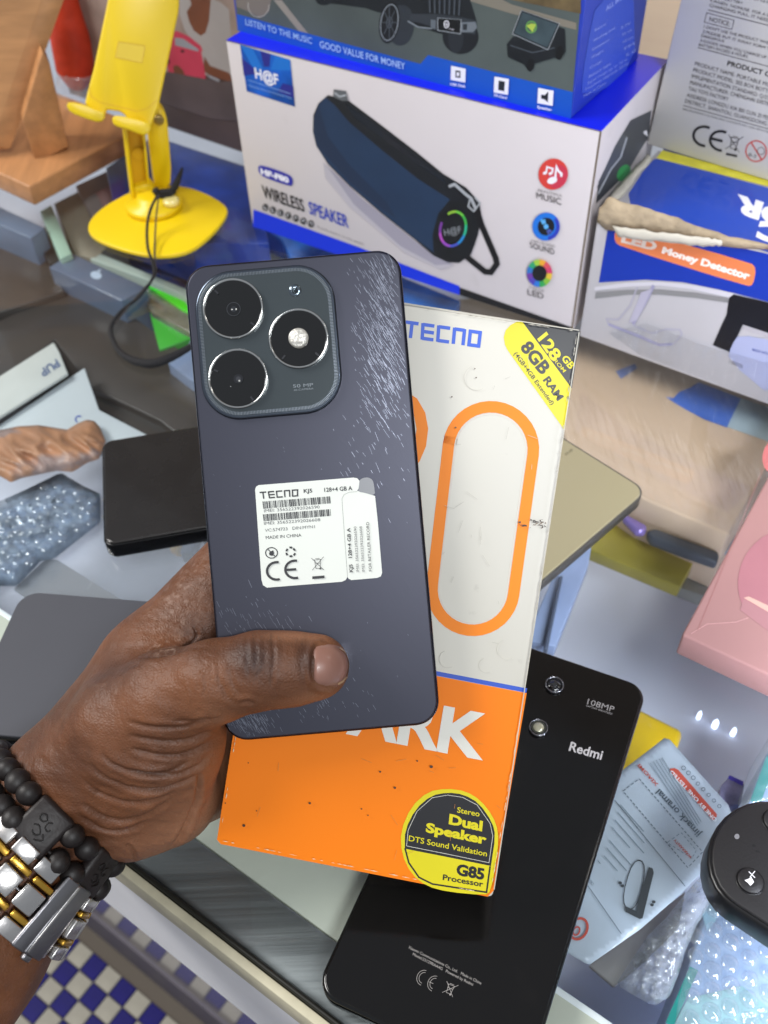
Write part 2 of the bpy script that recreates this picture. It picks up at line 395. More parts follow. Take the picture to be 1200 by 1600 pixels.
strip('inner_front', .1205, .1222, -.1195, -.023, mat('inner_white', 'b7bcc0', .4))
strip('base_carcass', .145, 1.10, FZ + .003, -.136, mat('panel', '8a8896', .12))
# strip light below the front glass; glowing beads imitate its reflected spots
glint_m = mat('led', 'dfeaff', .3, emit=2.2)
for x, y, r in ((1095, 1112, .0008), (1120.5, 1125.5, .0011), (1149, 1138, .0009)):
    P = ZP(-.112).at(x, y); lathe('led', P - np.array([0, 0, .007]), (0, 0, 1), [(r * 1.5, 0), (r * 1.5, .004), (r, .006), (r * .4, .0075)], glint_m, ct, n=14)
l = area('display_light', SU(.135, .12, -.030), SU(.42, .12, -.13), .012, .75, 4.2, (.80, .86, 1.0))
for zz in ():
    pass
# ------------------------------------------------------------------ things inside the counter (below the glass)
def inside(name, px, zt, m, label, cat, th=None, bevel=.0008, sm=0, **k):
    if sm: px = smooth_px(px, sm)
    return prism(name, px, ZP(zt), (zt + .1195) if th is None else th, m, None, bevel, label=label, cat=cat, **k)
dk = mat('dark_card', '433c38', .38, var=.2, vscale=14, coat=.2)
dk2 = mat('dark_card2', '3b3735', .4, var=.15, vscale=14, coat=.2)
kraft = mat('kraft_edge', 'b08f5c', .7)
inside('dark_carton', [(-60, 640), (-40, 520), (100, 452), (205, 492), (300, 560), (360, 640), (330, 720), (250, 657), (145, 607), (85, 530)], -.060, dk, 'large dark brown carton lying under the glass behind the white papers', 'carton')
t = inside('flat_carton', [(146, 609), (243, 657), (266, 640), (330, 690), (330, 800), (250, 720), (158, 650)], -.066, dk2, 'dark flat carton with a gold edge below the hanging cord loop', 'carton')
a = Art(ZP(-.066), t, 'gold_edge', .0003); a.line([(146, 609), (243, 657.5), (264, 641)], 4.5, kraft); a.build()
a = Art(ZP(-.060), None)
# navy flat box with a small emblem
nb = thing('slim_box', 'slim slate blue box with a small pale emblem under the glass below the yellow stand', 'box', ZP(-.1).at(150, 440))
prism('lid', [(76, 417), (112, 395), (229, 449), (190, 470)], ZP(-.04), .05, mat('slate_box', '5d6b82', .35, var=.12, vscale=30, coat=.4), nb, .001)
a = Art(ZP(-.04), nb, 'emblem', .0003); a.ell((150, 430), 9, 6, ink('b9c8dc'), 15); a.ell((155, 423), 3, 1.7, ink('b9c8dc'), -30); a.build()
inside('grey_case', [(-40, 305), (62, 352), (70, 356), (48, 372), (-40, 335)], -.030, mat('slate2', '6b7b93', .4, var=.15, vscale=20), 'grey blue case under the glass below the wooden stand', 'case')
inside('black_case', [(-40, 340), (46, 374), (72, 356), (100, 400), (78, 418), (100, 455), (-40, 500)], -.055, dk, 'black case with worn top under the glass at the far left', 'case')
inside('black_divider', [(50, 366), (72, 352), (98, 402), (78, 412)], -.048, mat('blk', '1d1f22', .5), 'upright black divider beside the green glass edge under the wooden stand', 'divider')
inside('glass_divider', [(62, 330), (80, 320), (112, 396), (94, 404)], -.035, mat('greenglass', 'a7c4b0', .3), 'pale green glass divider edge under the wooden stand corner', 'divider')
inside('beige_carton', [(84, 318), (140, 290), (160, 330), (190, 360), (150, 404), (118, 398)], -.045, mat('beige_c', 'a39a88', .6, var=.2, vscale=16), 'beige carton seen through the glass left of the yellow base', 'carton')
inside('pink_carton', [(118, 290), (178, 262), (190, 330), (150, 352)], -.040, mat('pinkbeige', 'a8958f', .6, var=.2, vscale=16), 'dull pink carton seen through the glass beside the wooden stand', 'carton')
blue = mat('blue_pack', '1b3f9e', .3, var=.35, vscale=35, coat=.5)
inside('blue_package', [(165, 262), (240, 212), (392, 262), (420, 380), (300, 380), (180, 330)], -.020, blue, 'big shiny blue package seen through the glass behind the yellow base', 'package', th=.04)
inside('blue_carton', [(186, 398), (250, 402), (312, 372), (300, 420), (290, 440), (230, 424)], -.075, mat('blue_p2', '28418c', .4, var=.4, vscale=50), 'dark blue carton under the glass in front of the yellow base', 'carton', th=.03)
inside('green_carton', [(292, 380), (330, 366), (345, 392), (318, 420), (296, 430)], -.055, mat('green_p', '3f8a58', .45, var=.25, vscale=50), 'small green carton under the glass above the held phone', 'carton', th=.03)
inside('white_carton', [(340, 372), (420, 366), (640, 450), (640, 520), (420, 520), (330, 420)], -.060, mat('white_p', 'b4bfc4', .5, var=.12, vscale=25), 'pale grey carton under the glass below the speaker box', 'carton', th=.04)
inside('blue_bag', [(400, 352), (470, 366), (720, 470), (700, 500), (560, 442), (455, 405), (440, 372)], -.030, mat('bluebag', '2f6fc4', .25, var=.4, vscale=45, coat=.6), 'bright blue bag lying under the glass along the speaker box front', 'bag', th=.02)
inside('beige_paper', [(700, 470), (760, 462), (960, 540), (960, 560), (700, 560)], -.070, mat('beigep', 'cbb9a6', .6, var=.12, vscale=20), 'beige paper under the glass behind the held box', 'paper', th=.01)
tr = inside('white_tray', [(140, 404), (158, 396), (300, 455), (320, 500), (286, 462), (222, 434)], -.045, mat('tray_w', 'b9c6bc', .4), 'white tray edge running under the glass beside the green strip', 'tray', th=.02)
inside('green_strip', [(222, 440), (228, 434), (340, 482), (340, 500), (286, 484)], -.050, mat('green_lit', '3bd829', .3, var=.1), 'bright green plastic strip beside the slate box under glass', 'strip', th=.004)  # strip in one plain vivid green
inside('clear_blister', [(222, 456), (240, 452), (292, 480), (300, 520), (283, 512), (236, 486)], -.052, mat('blist', '6b6a66', .15, var=.4, vscale=80, coat=1), 'dark shiny blister pack under the glass beside the green strip', 'blister pack', th=.01)
inside('green_card', [(233, 485), (300, 517), (300, 528), (249, 546)], -.058, mat('green_c', '38a62c', .4), 'green triangular card showing under the glass inside the cord loop', 'card', th=.01)
inside('blue_grey_box', [(262, 566), (320, 512), (340, 620), (296, 592)], -.050, mat('slate3', '7c8aa6', .35, coat=.3), 'blue grey box under the glass at the end of the cord loop', 'box', th=.05)
# papers
pap = mat('paper_sheet', 'c9cfd2', .55, var=.05, vscale=18, bump=.3, bscale=25)
t = inside('paper_envelope', [(-40, 612), (84, 534), (92, 548), (106, 583), (-40, 676)], -.040, mat('paper_w', 'd0d1cb', .55, var=.05), 'white paper envelope printed PUP lying farther back', 'envelope', th=.0025, group='white paper envelopes under the glass')
a = Art(ZP(-.040), t, 'print', .0003); a.text('PUP', (88, 561), (61, 579), 12, ink('5d6c8e'), .03); a.build()
t = inside('paper_envelope', [(-40, 690), (132, 574), (155, 640), (232, 680), (180, 700), (0, 720), (-40, 720)], -.046, pap, 'white paper envelope with the crumpled salmon bag on it', 'envelope', th=.006, group='white paper envelopes under the glass')
a = Art(ZP(-.046), t, 'print', .0003); a.ring((124, 655), 7, 6, 2, ink('4a5fb0'), 0, 120, 300); a.build()
# crumpled bag and bubble pouch as height-field meshes over a traced outline
def blob(name, outline, z0, hmax, m, label=None, cat=None, amp=.5, sc=60, parent=None, step=6, seed=1, ridge=False, **k):
    o = np.array(outline, float); mn, mx = o.min(0), o.max(0); rng = np.random.RandomState(seed)
    ks = rng.randn(14, 2) * .10 * 30 / sc; ph = rng.rand(14) * 6.28; wt = rng.rand(14)
    xs = np.arange(mn[0], mx[0] + step, step); ys = np.arange(mn[1], mx[1] + step, step)
    def inside_(x, y):
        c = False; n = len(o)
        for i in range(n):
            x1, y1 = o[i]; x2, y2 = o[(i + 1) % n]
            if (y1 > y) != (y2 > y) and x < (x2 - x1) * (y - y1) / (y2 - y1) + x1: c = not c
        return c
    def dist(x, y):
        p = np.array([x, y]); a_ = o; b_ = np.roll(o, -1, 0); d = b_ - a_; t_ = np.clip(((p - a_) * d).sum(1) / (d * d).sum(1), 0, 1)
        return np.sqrt((((a_ + d * t_[:, None]) - p) ** 2).sum(1)).min()
    idx = {}; V = []; F_ = []
    for i, x in enumerate(xs):
        for j, y in enumerate(ys):
            if inside_(x, y):
                d = dist(x, y); w_ = sum(wt[q] * math.sin(ks[q, 0] * x + ks[q, 1] * y + ph[q]) for q in range(14)) / 4
                if ridge: w_ = 1 - 2 * abs(w_)
                h = hmax * (1 - math.exp(-d / 14)) * (1 + amp * w_); idx[(i, j)] = len(V); V.append(ZP(z0 + max(h, .0004)).at(x, y))
    base = len(V)
    for i in range(len(xs)):
        for j in range(len(ys)):
            q = [(i, j), (i + 1, j), (i + 1, j + 1), (i, j + 1)]
            if all(p in idx for p in q): F_.append([idx[p] for p in q])
    # snap the border onto the traced outline
    from collections import Counter
    ec0 = Counter(tuple(sorted((f[e], f[(e + 1) % 4]))) for f in F_ for e in range(4)); bset = {v for e, c in ec0.items() if c == 1 for v in e}
    rid = {v: k_ for k_, v in idx.items()}
    for v in bset:
        i, j = rid[v]; p = np.array([xs[i], ys[j]]); a_ = o; b_ = np.roll(o, -1, 0); d = b_ - a_; t_ = np.clip(((p - a_) * d).sum(1) / (d * d).sum(1), 0, 1); q_ = a_ + d * t_[:, None]; q = q_[np.argmin(((q_ - p) ** 2).sum(1))]
        V[v] = ZP(z0 + .0004).at(*q)
    # skirt
    from collections import Counter
    ec = Counter(); 
    for f in F_:
        for e in range(4): ec[tuple(sorted((f[e], f[(e + 1) % 4])))] += 1
    bd = [e for e, c in ec.items() if c == 1]; low = {}
    for e in bd:
        for v in e:
            if v not in low: low[v] = len(V); V.append(np.array([V[v][0], V[v][1], z0]))
    for e in bd: F_.append([e[0], e[1], low[e[1]], low[e[0]]])
    ob = make(name, V, F_, m, parent, smooth=True, **({'label': label, 'cat': cat} if label else {}), **k); fixn(ob); return ob
Zb = zc(0, 640, 3.53)
sal = mat('salmon_plastic', 'c08a66', .45, var=.4, vscale=22, bump=.5, bscale=40, dirt=('8c8488', 24, .52, .7))
blob('crumpled_bag', Zb((-40, 115), (0, 112), (100, 92), (210, 85), (370, 110), (430, 75), (480, 55), (520, 62), (550, 95), (582, 170), (545, 270), (480, 292), (400, 342), (310, 335), (120, 375), (60, 400), (10, 370), (-60, 340)), -.040, .0065, sal, 'crumpled salmon orange plastic bag under the glass at the left edge', 'bag', amp=.55, sc=26, step=3, ridge=True)
bub = film('bubble_film', (.80, .86, .93), .10, .45, bump=.9, bscale=160, milk=.22)
pb = [(-60, 820), (-20, 792), (40, 765), (95, 738), (128, 758), (157, 772), (157, 815), (85, 872), (64, 876), (26, 915), (0, 915), (-60, 960)]
bw = blob('bubble_pouch', pb, -.060, .012, mat('pouch_inner', '8794a6', .3, .0, var=.5, vscale=90, bump=1, bscale=130, coat=.6), 'silver grey bubble wrap pouch under the glass left of the black phones', 'bubble wrap', amp=.25, sc=10, step=5)
# raised bubbles of the pouch
def dome_me(name, r, m, h=.55):
    V, Fc = [], []
    for k in range(4):
        a_ = k / 3.3 * math.pi / 2
        V += [(r * math.cos(a_) * math.cos(t), r * math.cos(a_) * math.sin(t), r * h * math.sin(a_)) for t in np.arange(10) * math.pi / 5]
    Fc = [[k * 10 + i, k * 10 + (i + 1) % 10, (k + 1) * 10 + (i + 1) % 10, (k + 1) * 10 + i] for k in range(3) for i in range(10)] + [list(range(30, 40))]
    me = bpy.data.meshes.new(name); me.from_pydata(V, [], Fc); me.materials.append(m); me.polygons.foreach_set('use_smooth', [True] * len(me.polygons)); return me
def pin(o, x, y):
    c = False; n = len(o)
    for i in range(n):
        (x1, y1), (x2, y2) = o[i], o[(i + 1) % n]
        if (y1 > y) != (y2 > y) and x < (x2 - x1) * (y - y1) / (y2 - y1) + x1: c = not c
    return c
def bubbles(par, poly, z, r, pitch, m, ang=0, jit=.06, h=.55, dirs=None):
    me = dome_me('bubble', r, m, h); base = wloc(par); c = ZP(z).at(*np.mean(np.array(poly), 0)); n = 0
    ca, sa = math.cos(ang), math.sin(ang)
    for i in range(-40, 41):
        for j in range(-40, 41):
            x, y = (i + .5 * (j % 2)) * pitch, j * pitch * .866
            p = c + np.array([x * ca - y * sa, x * sa + y * ca, 0]); q = PJ(p)
            if pin(poly, *q) and -30 < q[0] < 1230 and q[1] < 1630 and n < 300:
                n += 1; o = link('bubble', me, par, p - base + np.array([random.uniform(-1, 1) * pitch * jit, random.uniform(-1, 1) * pitch * jit, 0])); s = random.uniform(.88, 1.08); o.scale = (s, s, s * random.uniform(.6, 1.15))
bubbles(bw, [(-20, 800), (90, 748), (150, 776), (150, 812), (60, 870), (20, 905), (-20, 905)], -.0485, .0036, .0082, film('bub2', (.85, .9, .97), .12, .5, milk=.06), .5, .3, h=.24)
t = thing('card_sleeve', 'dark card in a clear plastic sleeve under the glass above the matte phone', 'card', ZP(-.1).at(100, 930))
prism('card', [(22, 920), (66, 878), (74, 873), (90, 875), (190, 937), (230, 965), (120, 990)], ZP(-.062), .002, mat('cardd', '4b474c', .45, var=.06), t)
prism('sleeve', [(-40, 930), (10, 912), (60, 862), (180, 800), (330, 850), (330, 960), (120, 1010), (-40, 985)], ZP(-.0605), .0006, film('sleevef', (.97, .97, 1), .12, .3, milk=.18, bump=.5, bscale=25), t)
a = Art(ZP(-.062), t, 'crease', .0003); a.line([(136, 921), (148, 904)], 1, ink('a09c98')); a.build()
inside('yellow_packet', [(262, 848), (282, 838), (283, 852), (275, 856)], -.07, mat('ylw', 'd9a42a', .4), 'small yellow packet under the glass beside the hand', 'packet', th=.01)
inside('navy_packet', [(283, 838), (312, 832), (300, 862), (282, 864)], -.072, mat('nvy', '45536c', .4), 'small navy packet under the glass touching the hand', 'packet', th=.01)
# right side
br = inside('brown_parcel', [(890, 510), (1000, 545), (1240, 640), (1225, 690), (1140, 835), (1005, 778), (890, 700), (860, 600)], -.030, mat('parcel', 'd8bca2', .45, var=.12, vscale=14, bump=.5, bscale=22), 'film-wrapped brown parcel under the glass between gold phone and pink box', 'parcel', th=.05, bevel=.002)
a = Art(ZP(-.030), br, 'blue_tape', .0004)
a.poly([(1040, 620), (1052, 622), (1062, 612), (1080, 605), (1092, 597), (1158, 622), (1136, 668), (1100, 655), (1072, 640), (1055, 630)], mat('btape', '4a73d0', .35, var=.15, vscale=60)); a.poly([(1158, 622), (1240, 650), (1230, 700), (1136, 667)], mat('wtape', 'aebfc9', .4)); a.poly([(962, 580), (992, 568), (996, 575), (970, 592)], mat('bluebit', '7f89b8', .4)); a.build()
wrap = film('stretch_film', (1, .99, .98), .12, .5, bump=1.0, bscale=210, stretch=((1, .10, 1), (0, 0, .28)), bdist=.003)
prism('film_wrap', [(893, 513), (1000, 547), (1238, 641), (1224, 690), (1139, 833), (1006, 776), (892, 699), (863, 600)], ZP(-.0285), .0003, wrap, br)
inside('white_sheet', [(1003, 768), (1142, 830), (1170, 850), (1120, 868), (985, 800)], -.055, mat('wsheet', 'b9c0cc', .4), 'pale card edge under the glass below the brown parcel', 'card', th=.003)
inside('gold_tube', [(975, 797), (984, 790), (1104, 836), (1102, 848), (985, 806)], -.050, mat('goldt', 'e0c21e', .25, .5), 'thin shiny yellow tube under the glass beside the gold phone', 'tube', th=.006, bevel=.002)
inside('purple_pen', [(972, 806), (980, 802), (1012, 820), (1010, 830), (995, 830)], -.046, mat('pen', '9a83c8', .2, .3), 'short violet pen tip under the glass beside the yellow tube', 'pen', th=.006, bevel=.002)
inside('dark_tube', [(1010, 828), (1024, 824), (1125, 862), (1122, 878), (1060, 856), (1018, 840)], -.046, mat('dtube', '4a4f58', .35), 'dark grey tube under the glass touching the pink box', 'tube', th=.008, bevel=.002)
inside('olive_packet', [(920, 858), (955, 812), (1005, 822), (1092, 864), (1062, 917)], -.065, mat('olive', 'a8983a', .35, var=.15, vscale=30, coat=.3), 'olive yellow packet under the glass right of the gold phone', 'packet', th=.01)
inside('grey_lining', [(1092, 862), (1130, 880), (1100, 932), (1062, 918)], -.080, mat('gl', '8f8c86', .5), 'grey lining piece beside the olive packet under glass', 'lining', th=.01)
inside('glass_sheet', [(820, 1000), (862, 905), (925, 848), (920, 880), (868, 1010)], -.06, mat('gpan', 'a9b9de', .2, var=.1), 'bluish panel edge under the glass beside the held box', 'panel', th=.01)
inside('panel_seam', [(849, 1014), (856, 1014), (880, 898), (874, 900)], -.055, mat('seam', '5b6478', .3), 'dark seam strip under the glass beside the bluish panel', 'strip', th=.006)
t = inside('yellow_pouch', [(985, 1095), (1003, 1108), (1069, 1141), (1060, 1166), (1045, 1180), (950, 1230), (950, 1120)], -.080, mat('ypouch', 'dcb51c', .3, var=.25, vscale=20, coat=.4), 'bright yellow pouch under the glass beside the black phone', 'pouch', th=.02, bevel=.003)
t = inside('small_bubble_bag', [(1126, 1228), (1140, 1212), (1164, 1224), (1158, 1256), (1120, 1262)], -.070, mat('pbub', '9a93b4', .25, var=.3, vscale=120, bump=1, bscale=200), 'tiny violet-edged bubble bag above the oval remote', 'bag', th=.01, bevel=.001)
a = Art(ZP(-.070), t, 'violet_seal', .0004); a.poly([(1140, 1211), (1162, 1221), (1160, 1228), (1137, 1216)], ink('4a3ab0')); a.build()
# printed screen packet
Z6 = zc(780, 1180, 2.857); Z5 = zc(960, 1060, 5)
pk = blob('screen_packet', [(1042, 1150), (1075, 1188), (1138, 1258), (1150, 1290), (1108, 1352), (1060, 1400), (1000, 1452), (920, 1508), (870, 1478), (860, 1380), (930, 1240), (972, 1204), (1010, 1175)], -.030, .0012, mat('packet_paper', 'b9c3ce', .3, var=.04, coat=.3, bump=.4, bscale=22), 'white printed screen packet under the glass beside the black phone', 'packet', amp=.15, sc=40, step=6)
a = Art(ZP(-.0284), pk, 'print', .0002); g = ink('55606a'); gl_ = ink('7d8a95'); rd = ink('c8503f')
a.poly(Z5((470, 700), (435, 705), (440, 735), (770, 1110), (800, 1080), (800, 1060), (500, 715)), rd)
a.text('ONE BY ONE TESTED', Z5((805, 1105))[0], Z5((450, 715))[0], 5.5, ink('e8eef2'), .02)
a.text('jimack oramal', Z6((905, 350))[0], Z6((716, 150))[0], 10, g, .02)
a.text('XIAOMI', Z6((712, 130))[0], Z6((628, 38))[0], 5, rd, .02)
for i in range(5): a.line(Z6((640 + i * 13 + 35, 30 + i * -6 + 4), (930 + i * 8 - 60, 330 - i * 8)), 1.1, gl_)
for i, c in enumerate(((8, 12), (75, 35), (120, 75), (-1, 0))[:3]): a.ring(Z5((540 + i * 38, 700 + i * 38))[0], 3.5, 3.5, 1, g)
for i in range(5): a.ring(Z5((652 + i * 42, 822 + i * 44))[0], 3.2, 3, 1, g if i != 1 else ink('30363c'))
def dashed(pts, wd, m, k=7):
    for p, q in zip(pts, pts[1:]):
        L = math.hypot(q[0] - p[0], q[1] - p[1]); n = max(1, int(L / k))
        for i in range(n): a.line([(p[0] + (q[0] - p[0]) * i / n, p[1] + (q[1] - p[1]) * i / n), (p[0] + (q[0] - p[0]) * (i + .6) / n, p[1] + (q[1] - p[1]) * (i + .6) / n)], wd, m, layer=3)
dashed(Z6((625, 105), (908, 432), (842, 502), (553, 160), (625, 105)), 1.2, g)
dashed(Z6((812, 345), (880, 425), (860, 460), (750, 390), (812, 345)), 1, gl_)
a.text('WARRANTY', Z6((862, 455))[0], Z6((786, 372))[0], 4, rd, .02)
a.line(Z6((515, 200), (830, 585)), 1, g); a.line(Z6((380, 560), (545, 797)), 1, g); a.line(Z6((440, 470), (452, 485)), 1, g)
for i in range(7):
    x0, y0 = 500 - i * 12, 220 + i * 34 + (24 if i > 3 else 0); L_ = (105, 120, 130, 80, 100, 90, 60)[i]
    a.line(Z6((x0 + 40, y0), (x0 + 40 + L_, y0 + L_ * 1.15)), 1.3, gl_)
a.poly(Z6((668, 500), (685, 505), (690, 525), (640, 728), (628, 732), (565, 700), (560, 672), (612, 695), (622, 640)), ink('3e4246'))
a.line(smooth_px(Z6((595, 462), (662, 480), (612, 700), (540, 668)), 2), 1.6, ink('3e4246'), close=True)
for p in ((540, 570), (550, 583), (690, 655), (682, 668)): a.ell(Z6(p)[0], 3, 2.4, ink('3e4246'))
a.ring(Z6((355, 775))[0], 15, 19, 4, rd, 25); a.ring(Z6((345, 785))[0], 6, 8, 2.5, rd, 25); a.text('ORIGINAL', Z6((425, 575))[0], Z6((385, 520))[0], 5, g)
a.build()
inside('brown_board', [(920, 1508), (1072, 1392), (1060, 1450), (1010, 1500), (960, 1542)], -.085, mat('bboard', 'a8a29e', .5), 'grey brown board under the glass beneath the screen packet', 'board', th=.003)
# teal-edged boxes in bubble wrap
tl = mat('teal_box', '1b8f84', .35)
bp1 = thing('bubble_wrapped_box', 'teal-edged box in clear bubble wrap under the oval remote at right', 'box', ZP(-.1).at(1140, 1480))
pl_ = [(1040, 1600), (1075, 1512), (1112, 1400), (1128, 1378), (1260, 1470), (1260, 1700), (1010, 1700)]
prism('carton', pl_, ZP(-.045), .05, mat('bwhite', '9fb2cf', .3, var=.1, vscale=20), bp1, .001)
a = Art(ZP(-.045), bp1, 'teal_border', .0005); a.poly([(1040, 1598), (1078, 1510), (1091, 1516), (1052, 1604)], tl); a.poly([(1097, 1430), (1112, 1400), (1132, 1392), (1118, 1440), (1105, 1455)], mat('teal_l', '9dbfca', .3)); a.poly([(1052, 1604), (1075, 1560), (1160, 1540), (1230, 1600), (1230, 1660)], mat('tealmist', '93b9b6', .3, var=.3, vscale=40)); a.build()
bfilm = film('wrap_film', (.92, .95, .99), .14, .3, bump=.5, bscale=90, milk=.12)
w_ = blob('wrap', [(1050, 1640), (1060, 1560), (1076, 1512), (1092, 1440), (1096, 1410), (1120, 1385), (1140, 1375), (1260, 1470), (1260, 1660)], -.0435, .0016, bfilm, parent=bp1, amp=.4, sc=12, step=6)
bubbles(bp1, [(1075, 1500), (1100, 1410), (1135, 1385), (1240, 1460), (1240, 1640), (1060, 1640)], -.0422, .0038, .0083, film('bub3', (.93, .96, 1), .10, .9, milk=.10), .25, h=.62)
bp2 = blob('crinkled_wrap', Z6((520, 1022), (560, 960), (600, 900), (660, 810), (750, 720), (830, 620), (900, 540), (975, 500), (1010, 560), (960, 640), (880, 760), (830, 880), (800, 980), (760, 1080), (690, 1120), (600, 1070)), -.042, .006, film('crin', (.88, .90, .95), .12, .5, bump=1, bscale=150, milk=.28), 'crinkled clear bubble wrap edge beside the screen packet', 'bubble wrap', amp=.9, sc=8, step=5, ridge=True)
bp3 = thing('teal_box', 'second teal-edged wrapped box under the glass at the right edge above the remote', 'box', ZP(-.1).at(1190, 1200))
prism('carton', [(1170, 1252), (1193, 1185), (1215, 1150), (1330, 1200), (1290, 1330)], ZP(-.045), .05, mat('bwhite', '9fb2cf', .3), bp3, .001)
a = Art(ZP(-.045), bp3, 'teal_border', .0005); a.poly([(1172, 1252), (1196, 1186), (1212, 1160), (1222, 1172), (1188, 1254)], tl); a.build()
blob('wrap', [(1150, 1262), (1172, 1200), (1205, 1145), (1260, 1170), (1240, 1280)], -.043, .004, bfilm, parent=bp3, amp=.6, sc=10, step=5)
# ------------------------------------------------------------------ goods standing on the glass, left
wood = mat('wood', 'b98354', .45, var=.22, vscale=18, bump=.2, bscale=120, stretch=((6, .5, 6), (0, 0, .6)))
wd2 = mat('wood_side', 'c08d5e', .5, var=.2, vscale=20, bump=.2, bscale=100, stretch=((1, 6, 6), (0, .4, .4)))
A = Z0.at(55, 322); B = Z0.at(230, 226); u = B - A; v = np.array([-u[1], u[0], 0]) / np.linalg.norm(u) * .22
wt_ = thing('wooden_display_stand', 'light wooden display stand with a leaning board at the upper left', 'stand', A + u * .3 + v * .3)
def hz(P, y):   # height above P whose image row is y
    return min(np.arange(0, .36, .0005), key=lambda h: abs(PJ(P + np.array([0, 0, h]))[1] - y))
hb = hz(A, 292)
box_w('base', A, u, v, (0, 0, hb), wood, wt_, .0015)
def facing(x, y, h=0.0):
    P = ZP(h).at(x, y); return Plane(P, (_C[0] - P[0], _C[1] - P[1], 0))
pf = facing(30, 240, hb); lft = np.array([-.17, -.01, .0])
prism_w('board', [pf.at(*p, .0) for p in ((17, 233), (101, 0), (118, -48), (82, -48), (65, 0), (0, 187), (-14, 227))], lft, wd2, wt_, .001)
pf2 = facing(80, 243, hb)
prism('post', [(35, 187), (66, 80), (78, 100), (107, 230), (56, 255)], pf2, .03, wood, wt_, .001)
# soft orange toy with clear base
pfo = facing(120, 188)
og = thing('orange_plush', 'soft red orange plush in clear wrap behind the wooden stand', 'plush', Z0.at(120, 188))
tube('body', [pfo.at(x, y, -.02) for x, y in ((122, 138), (118, 110), (110, 60), (100, 10), (92, -50))], [.006, .016, .0165, .013, .011], mat('orange_fur', 'c8391a', .55, var=.35, vscale=35, bump=.8, bscale=120), og, n=16)
tube('clear_wrap', [pfo.at(x, y, -.02) for x, y in ((120, 158), (120, 146), (121, 134), (120, 110))], [.016, .018, .0175, .0165], film('clr', (.95, .97, 1), .1, .5, bump=.8, bscale=60, milk=.15), og, n=16)
# printed carton with a photo of somebody holding a pink tablet
b0 = Z0.at(330, 222); sb = float(b0 @ SV)
pv = VP(SU(sb, 0, 0), SU(sb, 1, 0))
pc = thing('photo_carton', 'dark carton printed with a person in white holding a pink tablet', 'carton', SU(sb, -.30, 0))
uL, uR = float(pv.at(96, 100) @ UV), float(pv.at(390, 100) @ UV)
box_w('carton', SU(sb, uL, 0), UV * (uR - uL), SV * .08, (0, 0, .34), mat('carton_dark', '5a4b46', .5, var=.3, vscale=14), pc, .001)
Zp = zc(200, 0, 5.4545); a = Art(pv, pc, 'printed_photo', .0004, .00012)
a.poly([(100, -60), (380, -60), (380, 120), (345, 118), (262, 112), (250, 118), (100, 118)], mat('ph_bg', '9c8a80', .5, var=.35, vscale=26))
a.poly(Zp((440, -200), (720, -200), (740, 0), (790, 20), (860, 80), (900, 600), (850, 690), (660, 640), (600, 440), (480, 250), (440, 120)), mat('ph_shirt', '9f9a98', .5, var=.1, vscale=20))
a.poly(Zp((480, -200), (720, -200), (700, 60), (690, 180), (660, 280), (620, 305), (560, 260), (520, 180), (500, 100), (540, 40)), mat('ph_skin', '6e412c', .5, var=.2, vscale=40))
a.poly(Zp((650, 480), (700, 560), (860, 620), (900, 700), (840, 690), (700, 650), (640, 600)), mat('ph_skin', '', .5))
a.poly(Zp((360, 270), (420, 265), (520, 310), (620, 390), (640, 440), (400, 350)), mat('ph_pink', 'b93a52', .45, var=.1))
a.poly(Zp((380, 330), (620, 420), (660, 640), (670, 755), (640, 765), (500, 700), (350, 650), (330, 540)), mat('ph_pink', '', .45))
a.poly(Zp((400, 320), (470, 330), (600, 420), (600, 440), (400, 385)), mat('ph_lt', '8d8f96', .5))
a.poly(Zp((385, 570), (400, 555), (430, 560), (470, 600), (500, 690), (450, 725), (400, 680)), mat('ph_skin', '', .5))
a.ell(Zp((465, 437))[0], 3, 2.4, ink('3a1820')); a.ell(Zp((345, 525))[0], 2, 4, ink('3a1820')); a.ell(Zp((597, 667))[0], 2.5, 1.5, ink('3a1820'))
a.line(Zp((310, 640), (400, 730), (450, 745)), 5, mat('ph_lt', '', .5)); a.line(Zp((690, 650), (780, 690)), 4, mat('ph_lt', '', .5))
a.poly([(248, 122), (262, 112), (345, 128), (380, 125), (380, 190), (330, 186), (250, 160)], mat('ph_dark', '54494a', .5, var=.3, vscale=24))
a.build()
# ------------------------------------------------------------------ yellow phone stand
yl = mat('yellow_plastic', 'e8c60c', .38, var=.04, vscale=10, bump=.05, bscale=500)
ys = thing('phone_stand', 'yellow plastic folding phone stand with round hub and slotted plate', 'phone stand', Z0.at(248, 345))
Zy = zc(0, 0, 3)
prism('foot_plate', smooth_px(Zy((405, 1050), (425, 1110), (560, 1165), (700, 1197), (800, 1197), (905, 1170), (1000, 1090), (1062, 1010), (1068, 965), (960, 900), (850, 868), (700, 862), (600, 902), (470, 975)), 2), ZP(.0035), .0033, yl, ys, .0008)
hc = Z0.at(243, 330); k_ = np.linalg.norm(Z0.at(286, 330) - Z0.at(200, 330)) / 2
lathe('hub', hc, (0, 0, 1), [(k_, .0036), (k_, .007), (k_ * .96, .0085), (k_ * .6, .009), (k_ * .56, .013), (k_ * .3, .0135)], yl, ys, n=40)
lathe('pivot_disc', ZP(.0095).at(268, 318), (0, 0, 1), [(.006, 0), (.006, .003), (.0045, .0042)], mat('clear_yellow', 'ead98a', .1, coat=1), ys, n=20)
fy = facing(240, 318)
lo = mat('yellow_inner', 'cfa006', .45)  # darker copy of the yellow: inner-face shade put into the colour
prism('front_arm', Zy((578, 600), (598, 612), (612, 760), (628, 890), (640, 965), (620, 960), (600, 800)), fy, .016, yl, ys, .0008, off=.004)
